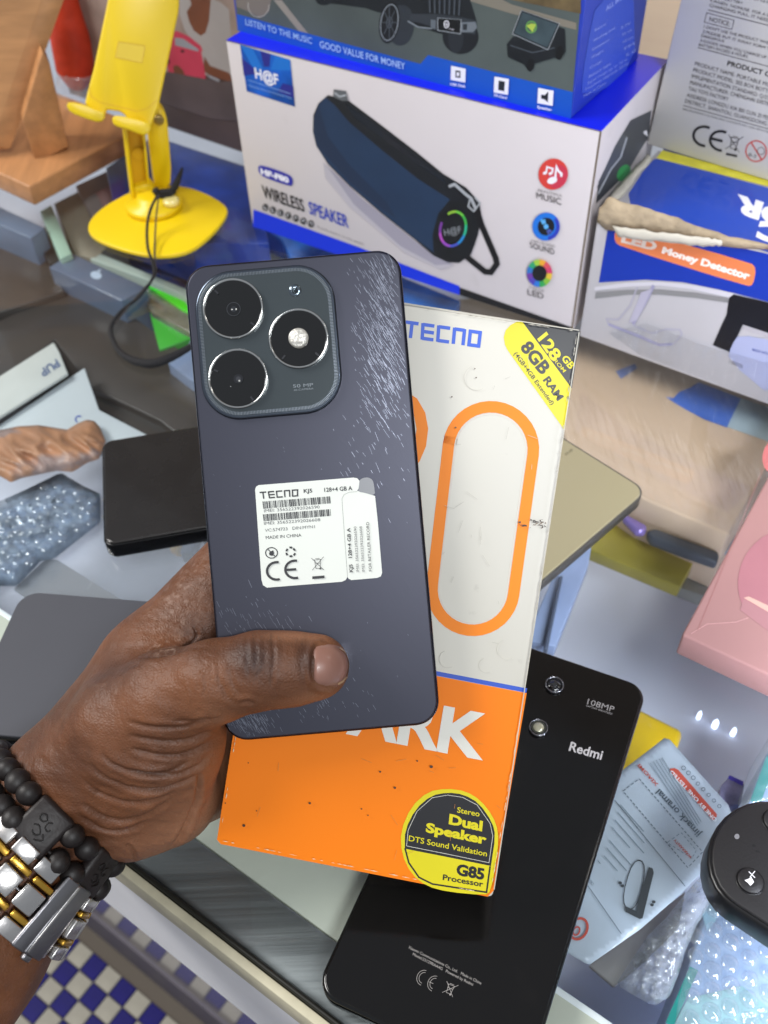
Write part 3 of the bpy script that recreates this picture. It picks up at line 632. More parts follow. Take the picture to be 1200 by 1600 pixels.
prism('arm_web', Zy((598, 612), (672, 628), (690, 860), (628, 900)), fy, .004, lo, ys, off=-.004)
prism('arm_web', Zy((628, 880), (700, 862), (735, 900), (735, 985), (690, 990), (636, 962)), fy, .014, yl, ys, .001, off=.003)
prism('front_arm', Zy((668, 620), (682, 625), (700, 862), (690, 868)), fy, .010, yl, ys, .0005, off=.004)
prism('rear_arm', smooth_px(Zy((695, 640), (705, 560), (728, 510), (755, 505), (780, 540), (788, 600), (808, 850), (775, 893), (728, 893), (715, 800)), 1), fy, .012, yl, ys, .001, off=-.010)
lathe('hinge_pin', fy.at(*Zy((744, 557))[0], -.009), fy.n, [(.0035, 0), (.0035, .0022), (.0022, .0030)], mat('pin', 'a8925a', .3, .8), ys, n=16)
lathe('hinge_pin', fy.at(*Zy((650, 722))[0], -.003), fy.n, [(.0048, 0), (.0048, .0006)], lo, ys, n=18)
fp = Plane(fy.at(200, 190, .012), fy.n + np.array([0, 0, .5]))
pl_px = Zy((505, 5), (520, -90), (600, -150), (800, -120), (838, -60), (840, 20), (836, 60), (742, 500), (700, 612), (672, 634), (640, 622), (590, 600), (600, 560), (588, 540), (560, 520), (500, 513), (492, 540), (478, 560), (440, 520), (398, 486), (408, 440), (440, 320))
prism('plate', pl_px, fp, .006, yl, ys, .0012)
a = Art(fp, ys, 'plate_relief', .0002, .0001); a.line(smooth_px(Zy((418, 400), (425, 450), (470, 480), (640, 520), (690, 510), (735, 470)), 0), .9, lo)
a.poly(Zy((555, 195), (680, 215), (665, 295), (540, 268)), mat('yellow_rec', 'dcbc10', .45)); a.line(Zy((555, 195), (680, 215), (665, 295), (540, 268)), .8, lo, close=True); a.build()  # flat sheet; shade of the plate recess painted in darker yellow
prism('lip_hook', smooth_px(Zy((310, 490), (325, 476), (400, 490), (450, 515), (490, 525), (492, 555), (465, 574), (400, 555), (325, 525)), 1), fp, .010, yl, ys, .0015, off=.010)
prism('lip_hook', smooth_px(Zy((524, 560), (535, 540), (580, 545), (650, 560), (712, 580), (700, 625), (668, 634), (600, 606), (535, 590)), 1), fp, .010, yl, ys, .0015, off=.010)
# black cord tied to the stand
cb = mat('cord_black', '141316', .7, bump=1, bscale=900)
cr = thing('lanyard', 'black elastic lanyard tied round the yellow stand and looping onto the glass', 'lanyard', Z0.at(200, 500))
def zz(pts): return [ZP(h).at(x, y) for x, y, h in pts]
tube('strand', zz([(247, 304, .030), (236, 325, .022), (230, 352, .013), (231, 387, .008), (240, 415, .006), (238, 436, .004), (217, 464, .003), (189, 487, .003), (173, 513, .003), (179, 537, .003), (190, 552, .003), (208, 563, .003), (236, 568, .003), (263, 560, .003), (292, 545, .003), (330, 520, .003)]), [.0009, .0011, .001, .001, .0012, .001, .001, .0012, .0016, .0016, .0018, .0026, .003, .0028, .0022, .001], cb, cr)
tube('strand', zz([(248, 305, .030), (244, 340, .016), (242, 378, .008), (242, 410, .006), (243, 430, .004), (226, 450, .003), (200, 480, .003), (180, 505, .003)]), [.0006] * 8, mat('cord_grey', '3a3533', .8), cr)
for pts, r in (([(242, 296), (250, 305), (262, 304), (272, 297)], .0026), ([(243, 304), (252, 300), (268, 298), (276, 290)], .0022), ([(264, 303), (274, 290), (281, 274), (285, 262)], [.002, .0026, .0018, .0007]), ([(246, 300), (247, 312), (243, 320)], .0016)):
    tube('knot', [fy.at(x, y, .017) for x, y in pts], r, cb, cr)
# ------------------------------------------------------------------ speaker carton
A = Z0.at(395, 354); B = Z0.at(894, 518); u = B - A; W = np.linalg.norm(u); un = u / W; vn = np.array([-un[1], un[0], 0]); H1 = .132
white = mat('carton_white', 'cdc5c6', .5, var=.03, vscale=12, bump=.06, bscale=60, dirt=('8d8378', 30, .66, .12))
blu = mat('carton_blue', '0a1bd8', .35, var=.05)
sp = thing('speaker_carton', 'white wireless speaker carton with blue top standing behind the held phone', 'box', A + u * .5)
box_w('carton', A, u, vn * .101, (0, 0, H1), white, sp, .0006)
fr_ = VP(A, B); tp = ZP(H1)
cor = [PJ(A + np.array([0, 0, H1])), PJ(B + np.array([0, 0, H1])), PJ(B + vn * .101 + np.array([0, 0, H1])), PJ(A + vn * .101 + np.array([0, 0, H1]))]
a = Art(tp, sp, 'top_print', .0002); a.poly(cor, blu); a.build()
bl, brr = PJ(A), PJ(B)
bk = ink('141214')
a = Art(fr_, sp, 'front_print', .0002, .00007)
def lerp(p, q, t): return (p[0] + (q[0] - p[0]) * t, p[1] + (q[1] - p[1]) * t)
a.poly([(bl[0] + 1, bl[1] - 27), (560, 386), (718, 447), (718, 461), bl], ink('0a2fd0')); mid = (718, 461)
a.poly([(718, 449), (895, 512), brr, (718, 461)], bk)
a.line([cor[0], cor[1]], 1.5, ink('7a6a58')); a.line([(brr[0] - 1, brr[1]), (cor[1][0] - 1, cor[1][1])], 3, ink('6e6254'))
Z7 = zc(360, 60, 8.571)
a.poly(Z7((128, 82), (800, 285), (865, 915), (218, 705)), mat('hf_blue', '0d55b4', .3, var=.5, vscale=60))
for q, c in (((128, 82), '1f78d8'), ((780, 290), '1f78d8')): pass
a.poly(Z7((128, 82), (300, 140), (430, 400), (400, 560)), mat('hf_l', '1a6fc8', .3)); a.poly(Z7((600, 225), (800, 285), (815, 430), (540, 420)), mat('hf_l', '', .3))
a.poly(Z7((150, 260), (400, 470), (180, 500)), mat('hf_d', '2a2a86', .3)); a.poly(Z7((400, 170), (540, 210), (520, 380), (450, 380)), mat('hf_d', '', .3)); a.poly(Z7((700, 600), (840, 640), (852, 800), (640, 720)), mat('hf_d', '', .3))
wht = ink('e8e6ee'); lb = ink('8fb4e4')
a.text('H@F', Z7((335, 530))[0], Z7((650, 625))[0], 16, wht, .03, up=(-.12, -1))
a.line(Z7((235, 555), (805, 742)), .8, lb); a.text('Quality Sound Around You', Z7((245, 640))[0], Z7((820, 815))[0], 3.2, lb, up=(-.1, -1))
Z8 = zc(380, 230, 5.4545)
a.poly(smooth_px(Z8((125, 160), (165, 152), (390, 230), (425, 270), (420, 325), (395, 332), (170, 255), (130, 215)), 2), ink('2a2a9a'))
a.text('HF-F80', Z8((150, 225))[0], Z8((390, 305))[0], 8, wht, .06, up=(-.1, -1))
a.text('WIRELESS', Z8((170, 425))[0], Z8((525, 552))[0], 19, ink('1d1a1c'), .015, up=(-.16, -1)); a.text('SPEAKER', Z8((565, 565))[0], Z8((900, 688))[0], 19, ink('2b3fae'), .015, up=(-.12, -1))
for i in range(7):
    c = Z8((187 + 65 * i, 512 + 23.5 * i))[0]; a.ell(c, 4.6, 5.4, ink('2a2624'), layer=20); a.ring(c, 2.4, 2.8, .8, wht, 0, 30 * i, 30 * i + 250, layer=21)
a.text('Portable outdoor wireless speaker', Z8((635, 685))[0], Z8((1030, 835))[0], 3, ink('77706e'), up=(-.1, -1))
# pictured speaker
Z9 = zc(340, 0, 2.727)
sh = ink('9a95a2'); sh2 = ink('b4aeb5')
a.poly(Z9((450, 690), (600, 850), (900, 1080), (1010, 1130), (950, 1150), (800, 1080), (560, 880), (460, 760)), sh2); a.poly(Z9((460, 700), (620, 850), (920, 1090), (1000, 1125), (930, 1130), (780, 1050), (580, 870)), sh)
nv = mat('spk_navy', '1d3350', .6, var=.18, vscale=26)
body = Z9((470, 405), (430, 440), (408, 490), (406, 560), (420, 620), (470, 700), (560, 790), (700, 910), (840, 1020), (920, 1090), (980, 1118), (1030, 1120), (1080, 1085), (1110, 1000), (1125, 920), (1115, 860), (1060, 800), (960, 740), (850, 650), (700, 535), (560, 430))
a.poly(body, mat('spk_black', '181a1f', .5))
a.poly(Z9((460, 415), (430, 445), (410, 500), (407, 565), (422, 625), (475, 700), (565, 790), (700, 905), (840, 1015), (920, 1075), (915, 1000), (940, 910), (990, 850), (850, 760), (700, 640), (560, 520), (500, 450)), nv)
a.poly(Z9((430, 450), (412, 500), (409, 560), (425, 622), (560, 775), (700, 890), (760, 930), (720, 860), (560, 700), (470, 580)), mat('spk_n2', '1a2a44', .6))
a.poly(Z9((545, 440), (700, 550), (840, 665), (960, 750), (975, 785), (850, 700), (700, 590), (580, 500)), mat('spk_gloss', '23262c', .2))
a.poly(Z9((990, 860), (1100, 860), (1122, 930), (1105, 1010), (1075, 1080), (1030, 1115), (980, 1115), (930, 1080), (925, 1000), (945, 920)), ink('17181b'))
cc = Z9((1003, 975))[0]
for i, c in enumerate(['3fae4a', '2fb089', '2a86c8', '4a56c0', '9a4fc0', 'b350b8', '7a3f9a', '17181b', '8fbe3c', '6cc040']):
    a.ring(cc, 21.5, 29, 3.6, ink(c), 14, -60 + i * 36, -60 + (i + 1) * 36 + 1, layer=40, n=6)
a.text('H@F', Z9((968, 1005))[0], Z9((1040, 990))[0], 10, ink('8b8f94'), .0)
a.line(Z9((1100, 880), (1125, 960), (1185, 1100), (1190, 1125), (1165, 1160), (1140, 1158), (1062, 1095)), 9, bk)
chrome = mat('pchrome', 'c9ccd0', .2, .4)
a.line(Z9((985, 795), (1010, 785), (1060, 830), (1080, 845), (1100, 890)), 4.5, chrome); a.line(Z9((1010, 800), (1050, 850)), 2, bk); a.line(Z9((1075, 850), (1068, 880), (1092, 900), (1118, 865), (1095, 840)), 2.5, chrome)
a.poly(Z9((495, 380), (548, 388), (555, 430), (530, 430), (492, 412)), ink('5d5f62')); a.line(Z9((498, 395), (520, 412), (548, 405)), 2.5, chrome)
ZA = zc(800, 220, 5.333)
a.ell(ZA((343, 278))[0], 23, 24.5, ink('cf4038'), 20); a.ell(ZA((380, 300))[0], 15, 19, mat('mag', 'c2384e', .4), 20)
for p, rx in (((335, 330), 8), ((275, 268), 3.4), ((322, 272), 3.4)): a.ell(ZA(p)[0], rx, rx * .65, wht, -20)
a.line(ZA((360, 320), (370, 215), (385, 250), (412, 275), (410, 300)), 3.6, wht); a.line(ZA((285, 265), (292, 218), (340, 232), (333, 270)), 2.6, wht)
a.text('BEAUTIFUL', ZA((215, 418))[0], ZA((420, 470))[0], 3.2, ink('4d4848')); a.text('MUSIC', ZA((205, 480))[0], ZA((412, 535))[0], 9.8, ink('2a2627'), .0, up=(-.05, -1))
c = ZA((284, 715))[0]; a.ell(c, 21.5, 22, ink('1f6fd0'), 20); a.ring(c, 21.5, 22, 6, ink('2b3cae'), 20, -60, 60); a.ell(c, 13, 14, ink('14171c'), 20)
a.line(ZA((245, 655), (262, 695)), 4, ink('5aa8e0')); a.line(ZA((270, 655), (274, 690)), 3, ink('5aa8e0')); a.line(ZA((295, 745), (310, 780)), 3, ink('4858a8')); a.line(ZA((305, 738), (332, 765)), 3, ink('4858a8')); a.ell(c, 3.8, 4, ink('5aa8e0'))
a.text('HIFI GOOD', ZA((160, 838))[0], ZA((358, 890))[0], 3.2, ink('4d4848')); a.text('SOUND', ZA((150, 890))[0], ZA((355, 950))[0], 9, ink('2a2627'), .0, up=(-.05, -1))
c = ZA((229, 1104))[0]
for i, cl in enumerate(['d8a02c', '8ab43a', '3a9a4a', '2a8ac0', '3a50b8', '7a3aa0', 'b03a80', '2a70c8', '2f9a50', 'c8c040', 'd87a2c', 'c8404a']): pass
for i, cl in enumerate(['d8b63a', '7fb23a', '2f9a50', '2a70c8', '4a40a8', '6a3a9a', '2f70b8', '2f9a6a', '9ac040', 'e0a030', 'd0505a', 'c8406a']):
    a.ring(c, 20, 21.5, 9, ink(cl), 0, i * 30, i * 30 + 31, layer=60, n=5)
a.ell(c, 11.5, 12.5, ink('17171a'), layer=62); a.text('H@F', ZA((180, 1105))[0], ZA((275, 1122))[0], 4, ink('b8b8bc'), .03)
a.text('COLOR', ZA((142, 1225))[0], ZA((268, 1262))[0], 3, ink('6d6868')); a.text('LED', ZA((132, 1283))[0], ZA((265, 1320))[0], 9, ink('3a3637'), .0, up=(-.05, -1))
a.build()
rs = VP(B, B + vn); a = Art(rs, sp, 'side_print', .0002)
ZB = zc(740, 0, 2.609)
a.poly(ZB((500, 830), (510, 740), (560, 640), (600, 560), (640, 490), (725, 450), (712, 560), (640, 680), (590, 740), (520, 810)), ink('3d4046'))
a.poly(ZB((500, 770), (575, 600), (610, 540), (630, 575), (560, 690)), ink('4a4e56')); a.line(ZB((508, 790), (560, 690), (600, 640), (625, 560)), 2.5, ink('a8acb2')); a.ell(ZB((612, 705))[0], 9, 14, ink('2f9a50'), 30)
a.poly(ZB((690, 540), (705, 530), (712, 560)), wht); a.build()
# ------------------------------------------------------------------ car speaker carton on top
P_ = tp.at(893, 186); W_ = tp.at(371, 48); u = P_ - W_; un2 = u / np.linalg.norm(u); vn2 = np.array([-un2[1], un2[0], 0])
cs = thing('car_speaker_carton', 'blue carton printed with a black toy car, lying on the speaker carton', 'box', W_ + u * .5)
box_w('carton', W_ + np.array([0, 0, .0005]), u, vn2 * .087, (0, 0, .20), mat('carton_navy', '2a3fa8', .35, var=.06), cs, .0006)
fc = VP(W_, P_); a = Art(fc, cs, 'front_print', .0002, .00009)
ZC = zc(370, 0, 2.79)
a.poly([(362, -80), (920, -80), (908, 0), (895, 144), (669, 86), (657, 100), (490, 55), (370, 22)], mat('road', '4d5553', .5, var=.25, vscale=16))
a.poly([(370, 22), (490, 55), (657, 100), (669, 86), (895, 144), (892, 186), (371, 48)], mat('strip_blue', '1450b4', .35, var=.1, vscale=20))
a.poly(ZC((160, 0), (195, 0), (310, 145), (270, 135)), ink('8c857c')); a.poly(ZC((1000, 0), (1200, 60), (1480, 130), (1480, 100), (1200, 20), (1120, -20)), ink('7a7468'))
a.poly(ZC((1040, -60), (1500, -60), (1500, 60), (1200, 0)), mat('rocks', '6b5a3c', .6, var=.5, vscale=60))
a.poly(ZC((-10, -40), (140, -40), (150, 0), (140, 50), (100, 75), (50, 50), (0, 30)), ink('736b64')); a.ring(ZC((95, 20))[0], 17, 20, .9, ink('b8b4ae'), 0, 0, 190)
drk = mat('jeep_black', '1d2024', .3, var=.3, vscale=60); dk3 = ink('2b3036'); grl = ink('4a5058')
a.poly(ZC((330, -40), (1000, -60), (1045, 90), (1040, 130), (960, 165), (880, 145), (770, 110), (720, 60), (620, 55), (560, 35), (345, 5)), drk)
a.ell(ZC((380, 0))[0], 13, 8, drk); a.ell(ZC((715, 110))[0], 21, 32, dk3, 5); a.ell(ZC((665, 98))[0], 16, 33, ink('15171a'), 8); a.ring(ZC((665, 98))[0], 14, 29, 1.3, ink('8d949b'), 8); a.ring(ZC((665, 98))[0], 5, 9, 1.3, grl, 8)
for k in range(8): a.line([ZC((665, 98))[0], (ZC((665, 98))[0][0] + 12 * math.cos(k * .785), ZC((665, 98))[0][1] + 26 * math.sin(k * .785))], 1.2, grl, layer=22)
a.ell(ZC((975, 160))[0], 28, 27, ink('181b1f'), 0); a.ell(ZC((955, 165))[0], 12, 24, ink('24282d'), 0); a.poly(ZC((750, 90), (800, 100), (880, 130), (1040, 150), (1045, 90), (980, 75), (870, 60), (760, 60)), ink('30353b'))
for k in range(7): a.line(ZC((840 + k * 22, -10 + k), (842 + k * 21, 55 + k * 2)), 2.2, grl, layer=30)
a.line(ZC((745, 92), (790, 118), (850, 125)), 2, ink('7d848b')); a.poly(ZC((845, 85), (868, 88), (866, 128), (845, 122)), ink('5d646b')); a.poly(ZC((975, 98), (1040, 95), (1048, 120), (1030, 140), (975, 140)), ink('6a7178')); a.poly(ZC((985, 105), (1005, 104), (1003, 132), (985, 130)), ink('2b3036'))
a.poly(ZC((876, 78), (978, 86), (975, 148), (876, 132)), ink('0e0f11')); a.line(ZC((876, 78), (978, 86), (975, 148), (876, 132)), 1, ink('9aa0a6'), close=True); a.ring(ZC((914, 106))[0], 4.2, 6, 1.3, wht); a.text('R', ZC((909, 114))[0], ZC((920, 116))[0], 5, wht); a.text('D100', ZC((925, 128))[0], ZC((945, 132))[0], 2, wht)
a.poly(ZB((135, 180), (160, 150), (200, 150), (300, 195), (345, 110), (372, 118), (375, 210), (352, 245), (330, 235), (240, 262), (222, 288), (205, 262), (140, 232)), drk); a.ell(ZB((350, 215))[0], 6, 11, ink('0f1012'), 10); a.ell(ZB((232, 265))[0], 6, 10, ink('0f1012'), 10); a.line(ZB((150, 185), (240, 215), (330, 195)), 1.4, grl)
a.poly(ZB((195, 42), (350, 96), (303, 203), (158, 138)), ink('20262c')); a.poly(ZB((200, 50), (342, 100), (300, 193), (166, 134)), mat('pscreen', '3c4a50', .3, var=.4, vscale=80)); a.line(ZB((195, 42), (350, 96), (303, 203), (158, 138)), .8, ink('a8adb2'), close=True)
a.ring(ZB((235, 110))[0], 9, 10, 3, ink('5a8a4a')); a.poly(ZB((215, 105), (235, 95), (255, 100), (240, 130)), ink('a4b84a'))
a.text('LISTEN TO THE MUSIC', ZC((38, 108))[0], ZC((328, 192))[0], 9.5, ink('9fc0ea'), .01, up=(-.05, -1)); a.text('GOOD VALUE FOR MONEY', ZC((362, 207))[0], ZC((734, 304))[0], 10.5, ink('a9c6ee'), .01, up=(-.05, -1))
for q, s_, tp_ in ((((995, 280), (1057, 293), (1055, 352), (993, 340)), 'USB Disk', 0),):
    Q = Z9(*q); a.poly(Q, wht); c = Z9((1024, 316))[0]; a.poly([(c[0] - 4, c[1] - 6), (c[0] + 4, c[1] - 5), (c[0] + 4, c[1] + 6), (c[0] - 4, c[1] + 5)], ink('20242a')); a.poly([(c[0] - 2, c[1] - 3), (c[0] + 2, c[1] - 3), (c[0] + 2, c[1] + 3), (c[0] - 2, c[1] + 3)], wht); a.text(s_, Z9((990, 362))[0], Z9((1056, 373))[0], 3.6, wht, .03)
Q = ZB((85, 312), (144, 322), (140, 387), (82, 377)); a.poly(Q, wht); a.poly(ZB((102, 328), (128, 333), (125, 372), (100, 367)), ink('20242a')); a.text('TF-Card', ZB((80, 392))[0], ZB((134, 404))[0], 3.6, wht, .03)
Q = ZB((263, 358), (326, 370), (322, 432), (260, 420)); a.poly(Q, wht); a.poly(ZB((275, 385), (290, 388), (305, 372), (303, 418), (288, 405), (275, 402)), ink('20242a')); a.text('Speaker', ZB((258, 440))[0], ZB((318, 453))[0], 3.8, wht, .03)
a.build()
rs2 = VP(P_, P_ + vn2); a = Art(rs2, cs, 'side_print', .0002, .00009); lt = ink('93a2e0')
a.poly(smooth_px(ZB((500, 20), (650, -90), (660, 300), (440, 405), (445, 300), (480, 100)), 1), ink('3550b8'))
a.text('ALL MODELS', ZB((540, 45))[0], ZB((650, -35))[0], 7, lt, .01, up=(.05, -1))
for i, (s_, x, y) in enumerate((('Status:', 492, 130), ('Working time:', 488, 172), ('Dimension:', 484, 208), ('Weight:', 480, 240), ('Charge:', 474, 282), ('Battery type:', 470, 318), ('Signal range up to 10 m', 464, 345), ('Frequency response: 20 Hz', 456, 370), ('Made in China', 448, 398))):
    L_ = len(s_) * 7.0; a.text(s_, ZB((x, y))[0], ZB((x + L_, y - L_ * .62))[0], 4, lt, up=(.05, -1))
for i in range(5): a.text(('3.7V', '5V 1A', '10 cm', 'FM', '5.0')[i], ZB((600 + i * 5, 120 - i * 10 + i * 38))[0], ZB((640 + i * 5, 98 - i * 10 + i * 38))[0], 4, lt, up=(.05, -1))
a.build()
# peach panel behind, right of the cartons
qq = tp.at(1003, 92); sq = float(qq @ SV) + .30; pq = VP(SU(sq, 0, 0), SU(sq, 1, 0)); uq0, uq1 = float(pq.at(930, 60) @ UV), float(pq.at(1180, 60) @ UV)
t = box_w('wooden_screen', SU(sq, uq0, 0), UV * (uq1 - uq0), SV * .02, (0, 0, .36), mat('peach_wood', 'ffe2c4', .5, var=.04, vscale=14, stretch=((.6, .6, 6), (0, 0, 0))), None, .001, label='pale peach wooden panel behind the stacked cartons at the top right', cat='panel')
# ------------------------------------------------------------------ money detector carton
A = Z0.at(905, 525); B = Z0.at(1190, 628); un = (B - A) / np.linalg.norm(B - A); vn = np.array([-un[1], un[0], 0]); H2 = .086; LN = .30
dp = abs(float((ZP(H2).at(1012, 230) - A) @ vn))
md = thing('money_detector_carton', 'torn blue and white money detector carton standing right of the speaker carton', 'box', A + un * .15)
cw = mat('md_white', 'b3b0b4', .45, var=.06, vscale=14, dirt=('8d8378', 30, .66, .15))
box_w('carton', A, un * LN, vn * dp, (0, 0, H2), cw, md, .0006)
fr3 = VP(A, B); t3 = ZP(H2); dbl = mat('md_blue', '0b3fae', .3, var=.04, coat=.3)
a = Art(fr3, md, 'front_print', .0002, .00009)
a.poly(ZB((548, 925), (600, 900), (1400, 1080), (1400, 1290), (1200, 1230), (1000, 1180), (850, 1150), (700, 1140), (510, 1152)), ink('0a2f9c'))
ZD = zc(860, 440, 3.5294)
a.poly(ZD((245, 30), (420, 5), (600, 0), (800, 20), (1000, 62), (1250, 130), (1250, 160), (1000, 92), (780, 42), (600, 22), (420, 30), (243, 50)), ink('c2bfc6'))
a.poly(ZD((250, 58), (420, 45), (600, 42), (800, 60), (980, 90), (985, 118), (800, 90), (600, 72), (430, 72), (245, 94)), ink('7f7e7f'))
a.poly(smooth_px(ZB((575, 945), (600, 925), (1130, 1070), (1152, 1095), (1140, 1160), (1115, 1168), (600, 1005), (575, 985)), 1), ink('d97a4a'))
a.text('LED', ZB((600, 985))[0], ZB((742, 1022))[0], 13, ink('d8c8bc'), .05); a.text('Money Detector', ZB((766, 1030))[0], ZB((1122, 1140))[0], 9.5, ink('efe2d8'), .05, h1=11)
gh = ink('a7a3b4'); gh2 = ink('9390ab')
a.line(ZD((480, 30), (440, 130), (375, 210), (310, 205), (320, 235), (480, 290), (600, 345), (680, 345), (725, 290), (715, 265), (640, 262), (560, 285), (455, 240)), 2, gh); a.line(ZD((570, 20), (520, 120), (455, 235)), 5, gh2); a.line(ZD((320, 235), (480, 300), (600, 350), (670, 345)), 4, gh2); a.poly(ZD((500, 60), (560, 40), (480, 210), (430, 230)), gh)
pbk = mat('md_black', '16151a', .25)
a.poly(ZD((985, 90), (1010, 70), (1250, 125), (1250, 330), (1190, 305), (1060, 240), (992, 390), (895, 350), (935, 260), (972, 180)), pbk); a.poly(ZD((1062, 238), (1250, 300), (1250, 330), (1060, 258)), ink('a8a4aa'))
a.poly(smooth_px(ZD((1040, 290), (1250, 330), (1250, 660), (975, 430), (1000, 350)), 1), ink('9a9fbe')); a.text('100%', ZD((985, 450))[0], ZD((1060, 478))[0], 5.5, ink('38384e')); a.text('MADE WITH CARE', ZD((1112, 380))[0], ZD((1250, 420))[0], 3.5, ink('2a3a80'), .03)
a.build()
wf = film('md_film', (1, 1, 1), .14, .5, bump=1.0, bscale=160, stretch=((1, 1, .16), (0, 0, 0)), bdist=.003)
prism('film_wrap', [(950, 520), (1010, 505), (1100, 540), (1230, 575), (1230, 640), (1190, 626), (1000, 555)], fr3, .0002, wf, md, off=.0012)
a = Art(t3, md, 'top_print', .0002, .00009)
a.poly(ZB((735, 650), (760, 645), (1400, 820), (1400, 1100), (1010, 960), (740, 862), (640, 835), (632, 790), (690, 700)), dbl)
a.poly(ZB((770, 612), (1400, 780), (1400, 810), (745, 645)), mat('md_yel', 'd9cf3c', .4, var=.2, vscale=90)); a.poly(ZB((775, 606), (1400, 768), (1400, 781), (772, 612)), ink('1c2a7a'))
a.text('OR', (1243, 334), (1152, 305), 25, wht, .06, up=(-.3, 1)); a.text('C', (1235, 358), (1188, 345), 26, wht, .06, up=(-.3, 1)); a.build()
crd = mat('torn_card', 'a8967c', .85, var=.35, vscale=90, bump=1, bscale=260, dirt=('6e5a44', 50, .58, .6))
def ridge(name, top, bot, pl, off, m, par, bulge=.004):
    def dens(l):
        out = []
        for i in range(len(l) - 1):
            for t_ in (0, .25, .5, .75): out.append((l[i][0] * (1 - t_) + l[i + 1][0] * t_ + random.uniform(-1.2, 1.2), l[i][1] * (1 - t_) + l[i + 1][1] * t_ + random.uniform(-1.6, 1.6)))
        return out + [l[-1]]
    nmx = min(len(top), len(bot)); top, bot = dens(top[:nmx]), dens(bot[:nmx])
    V = []; n = len(top)
    for k in range(5):
        t_ = k / 4
        for i in range(n): V.append(pl.at(top[i][0] * (1 - t_) + bot[i][0] * t_, top[i][1] * (1 - t_) + bot[i][1] * t_, off + bulge * math.sin(math.pi * t_) * random.uniform(.6, 1.2)))
    Fc = [[k * n + i, k * n + i + 1, (k + 1) * n + i + 1, (k + 1) * n + i] for k in range(4) for i in range(n - 1)]
    o = fixn(make(name, V, Fc, m, par, smooth=True)); s = o.modifiers.new('s', 'SOLIDIFY'); s.thickness = .0012; s.offset = -1; return o
ridge('torn_flap', ZB((510, 850), (550, 805), (640, 830), (740, 862), (860, 900), (1040, 960), (1200, 998), (1330, 1035)), ZB((500, 905), (540, 935), (640, 950), (740, 965), (860, 985), (1010, 1005), (1200, 1020), (1330, 1050)), fr3, .0015, crd, md, .0022)
ridge('torn_liner', ZB((566, 922), (640, 930), (740, 945), (860, 958), (960, 972), (1010, 978)), ZB((590, 962), (640, 975), (740, 985), (860, 998), (960, 1005), (1012, 1002)), fr3, .0065, mat('liner', 'c6c0b2', .7, var=.1, vscale=50), md, .001)
ridge('torn_flap', ZB((540, 812), (600, 745), (660, 680), (710, 625)), ZB((548, 850), (620, 790), (675, 705), (730, 650)), t3, .0008, mat('worn_card', 'c2bcae', .7, var=.15, vscale=60, bump=.8, bscale=120), md, .0015)
# ------------------------------------------------------------------ toy carton with safety text
q1 = t3.at(1010.5, 226.5); q2 = t3.at(1155, 270); nf = VP(q1, q2)
tc_ = thing('notice_carton', 'pale grey carton with notice text standing on the money detector carton', 'box', q1)
d_ = (q2 - q1) / np.linalg.norm(q2 - q1); e2 = t3.at(1330, 330)
bk_ = np.array([-d_[1], d_[0], 0])
e3 = q1 + d_ * .26
prism_w('carton', [q1 + np.array([0, 0, .0006]), nf.at(1064, 0), nf.at(1084, -84), nf.at(1084, -84) + d_ * .26, e3 + np.array([0, 0, .0006])], bk_ * .10, mat('notice_grey', 'c3bfb8', .45, var=.04, vscale=16, coat=.1), tc_, .0006)
ZE = zc(1000, 0, 5.925); a = Art(nf, tc_, 'front_print', .0002, .00003); k1 = ink('37332f'); k2 = ink('2a2724')
def tx(s, x0, y0, x1, y1, h, m=k1, b=0.0): a.text(s, ZE((x0, y0))[0], ZE((x1, y1))[0], h, m, b, up=(.22, -1), layer=1)
a.line(ZE((628, 90), (1400, 290)), 1, k1); a.line(ZE((535, 440), (1400, 672)), 1, k1); a.line(ZE((400, 976), (1400, 1252)), 1, k1)
tx('BATTERY', 790, 5, 950, 42, 4.4); tx('THE TOY 4-6 HOURS DURING', 960, -25, 1420, 95, 4.4)
tx('4.WHEN  NONUSE  FOR A LONG TIME', 645, 15, 1400, 210, 4.6); tx('CHARGING FULL, IT NEED CHARGE', 640, 60, 1400, 256, 4.6)
a.line(ZE((618, 118), (872, 188), (850, 272), (595, 205)), .8, k1, close=True); tx('NOTICE:', 640, 195, 828, 243, 7)
tx("1.DON'T USE THE PRODUCT WHEN CHARGING", 590, 258, 1440, 475, 4.6); tx('2.PLEASE PUT IT AWAY FORM THE INFANTS', 578, 302, 1440, 528, 4.6); tx('DANGEROUS', 565, 342, 775, 395, 4.6)
tx('3.GOODS WHEN YOU CHARGE UP THE TOY', 555, 385, 1340, 590, 4.6); tx('BATTERY EXCEED 8 HOURS.', 543, 425, 1000, 540, 4.6)
tx('PRODUCT CERTIFICATE', 805, 605, 1560, 810, 7.5, k2, .02)
for s_, x, y, x1, y1 in (('PRODUCT NAME: PORTABLE MOBILE', 505, 605, 1290, 830), ('PRODUCT MODEL: SEE BOX BOTTOM', 490, 662, 1250, 880), ('IMPLEMENTATION STANDARD: Q/STQZ 8-2', 475, 720, 1330, 965), ('MANUFACTURER: CHENGHAI DISTRICT SH', 460, 778, 1330, 1020), ('TAU TOYS FACTORY', 447, 835, 815, 937), ('ADDRESS: LONGDU XIA BEI CUN ZI PENG', 430, 895, 1240, 1125), ('DISTRICT, SHANTOU, GUANGDONG PROVINCE', 414, 950, 1400, 1228)): tx(s_, x, y, x1, y1, 6)
tx('SPECIFICATIONS COLOURS AND CONTENTS MAY VARY FROM ILLUSTRATION', 392, 1015, 1330, 1268, 2.6)
ce_mark(a, ZE((598, 1262))[0], ZE((752, 1305))[0], 19.5, 17, 4.2, k2, 14); bin_mark(a, ZE((870, 1330))[0], 21, k1, .9, 12)
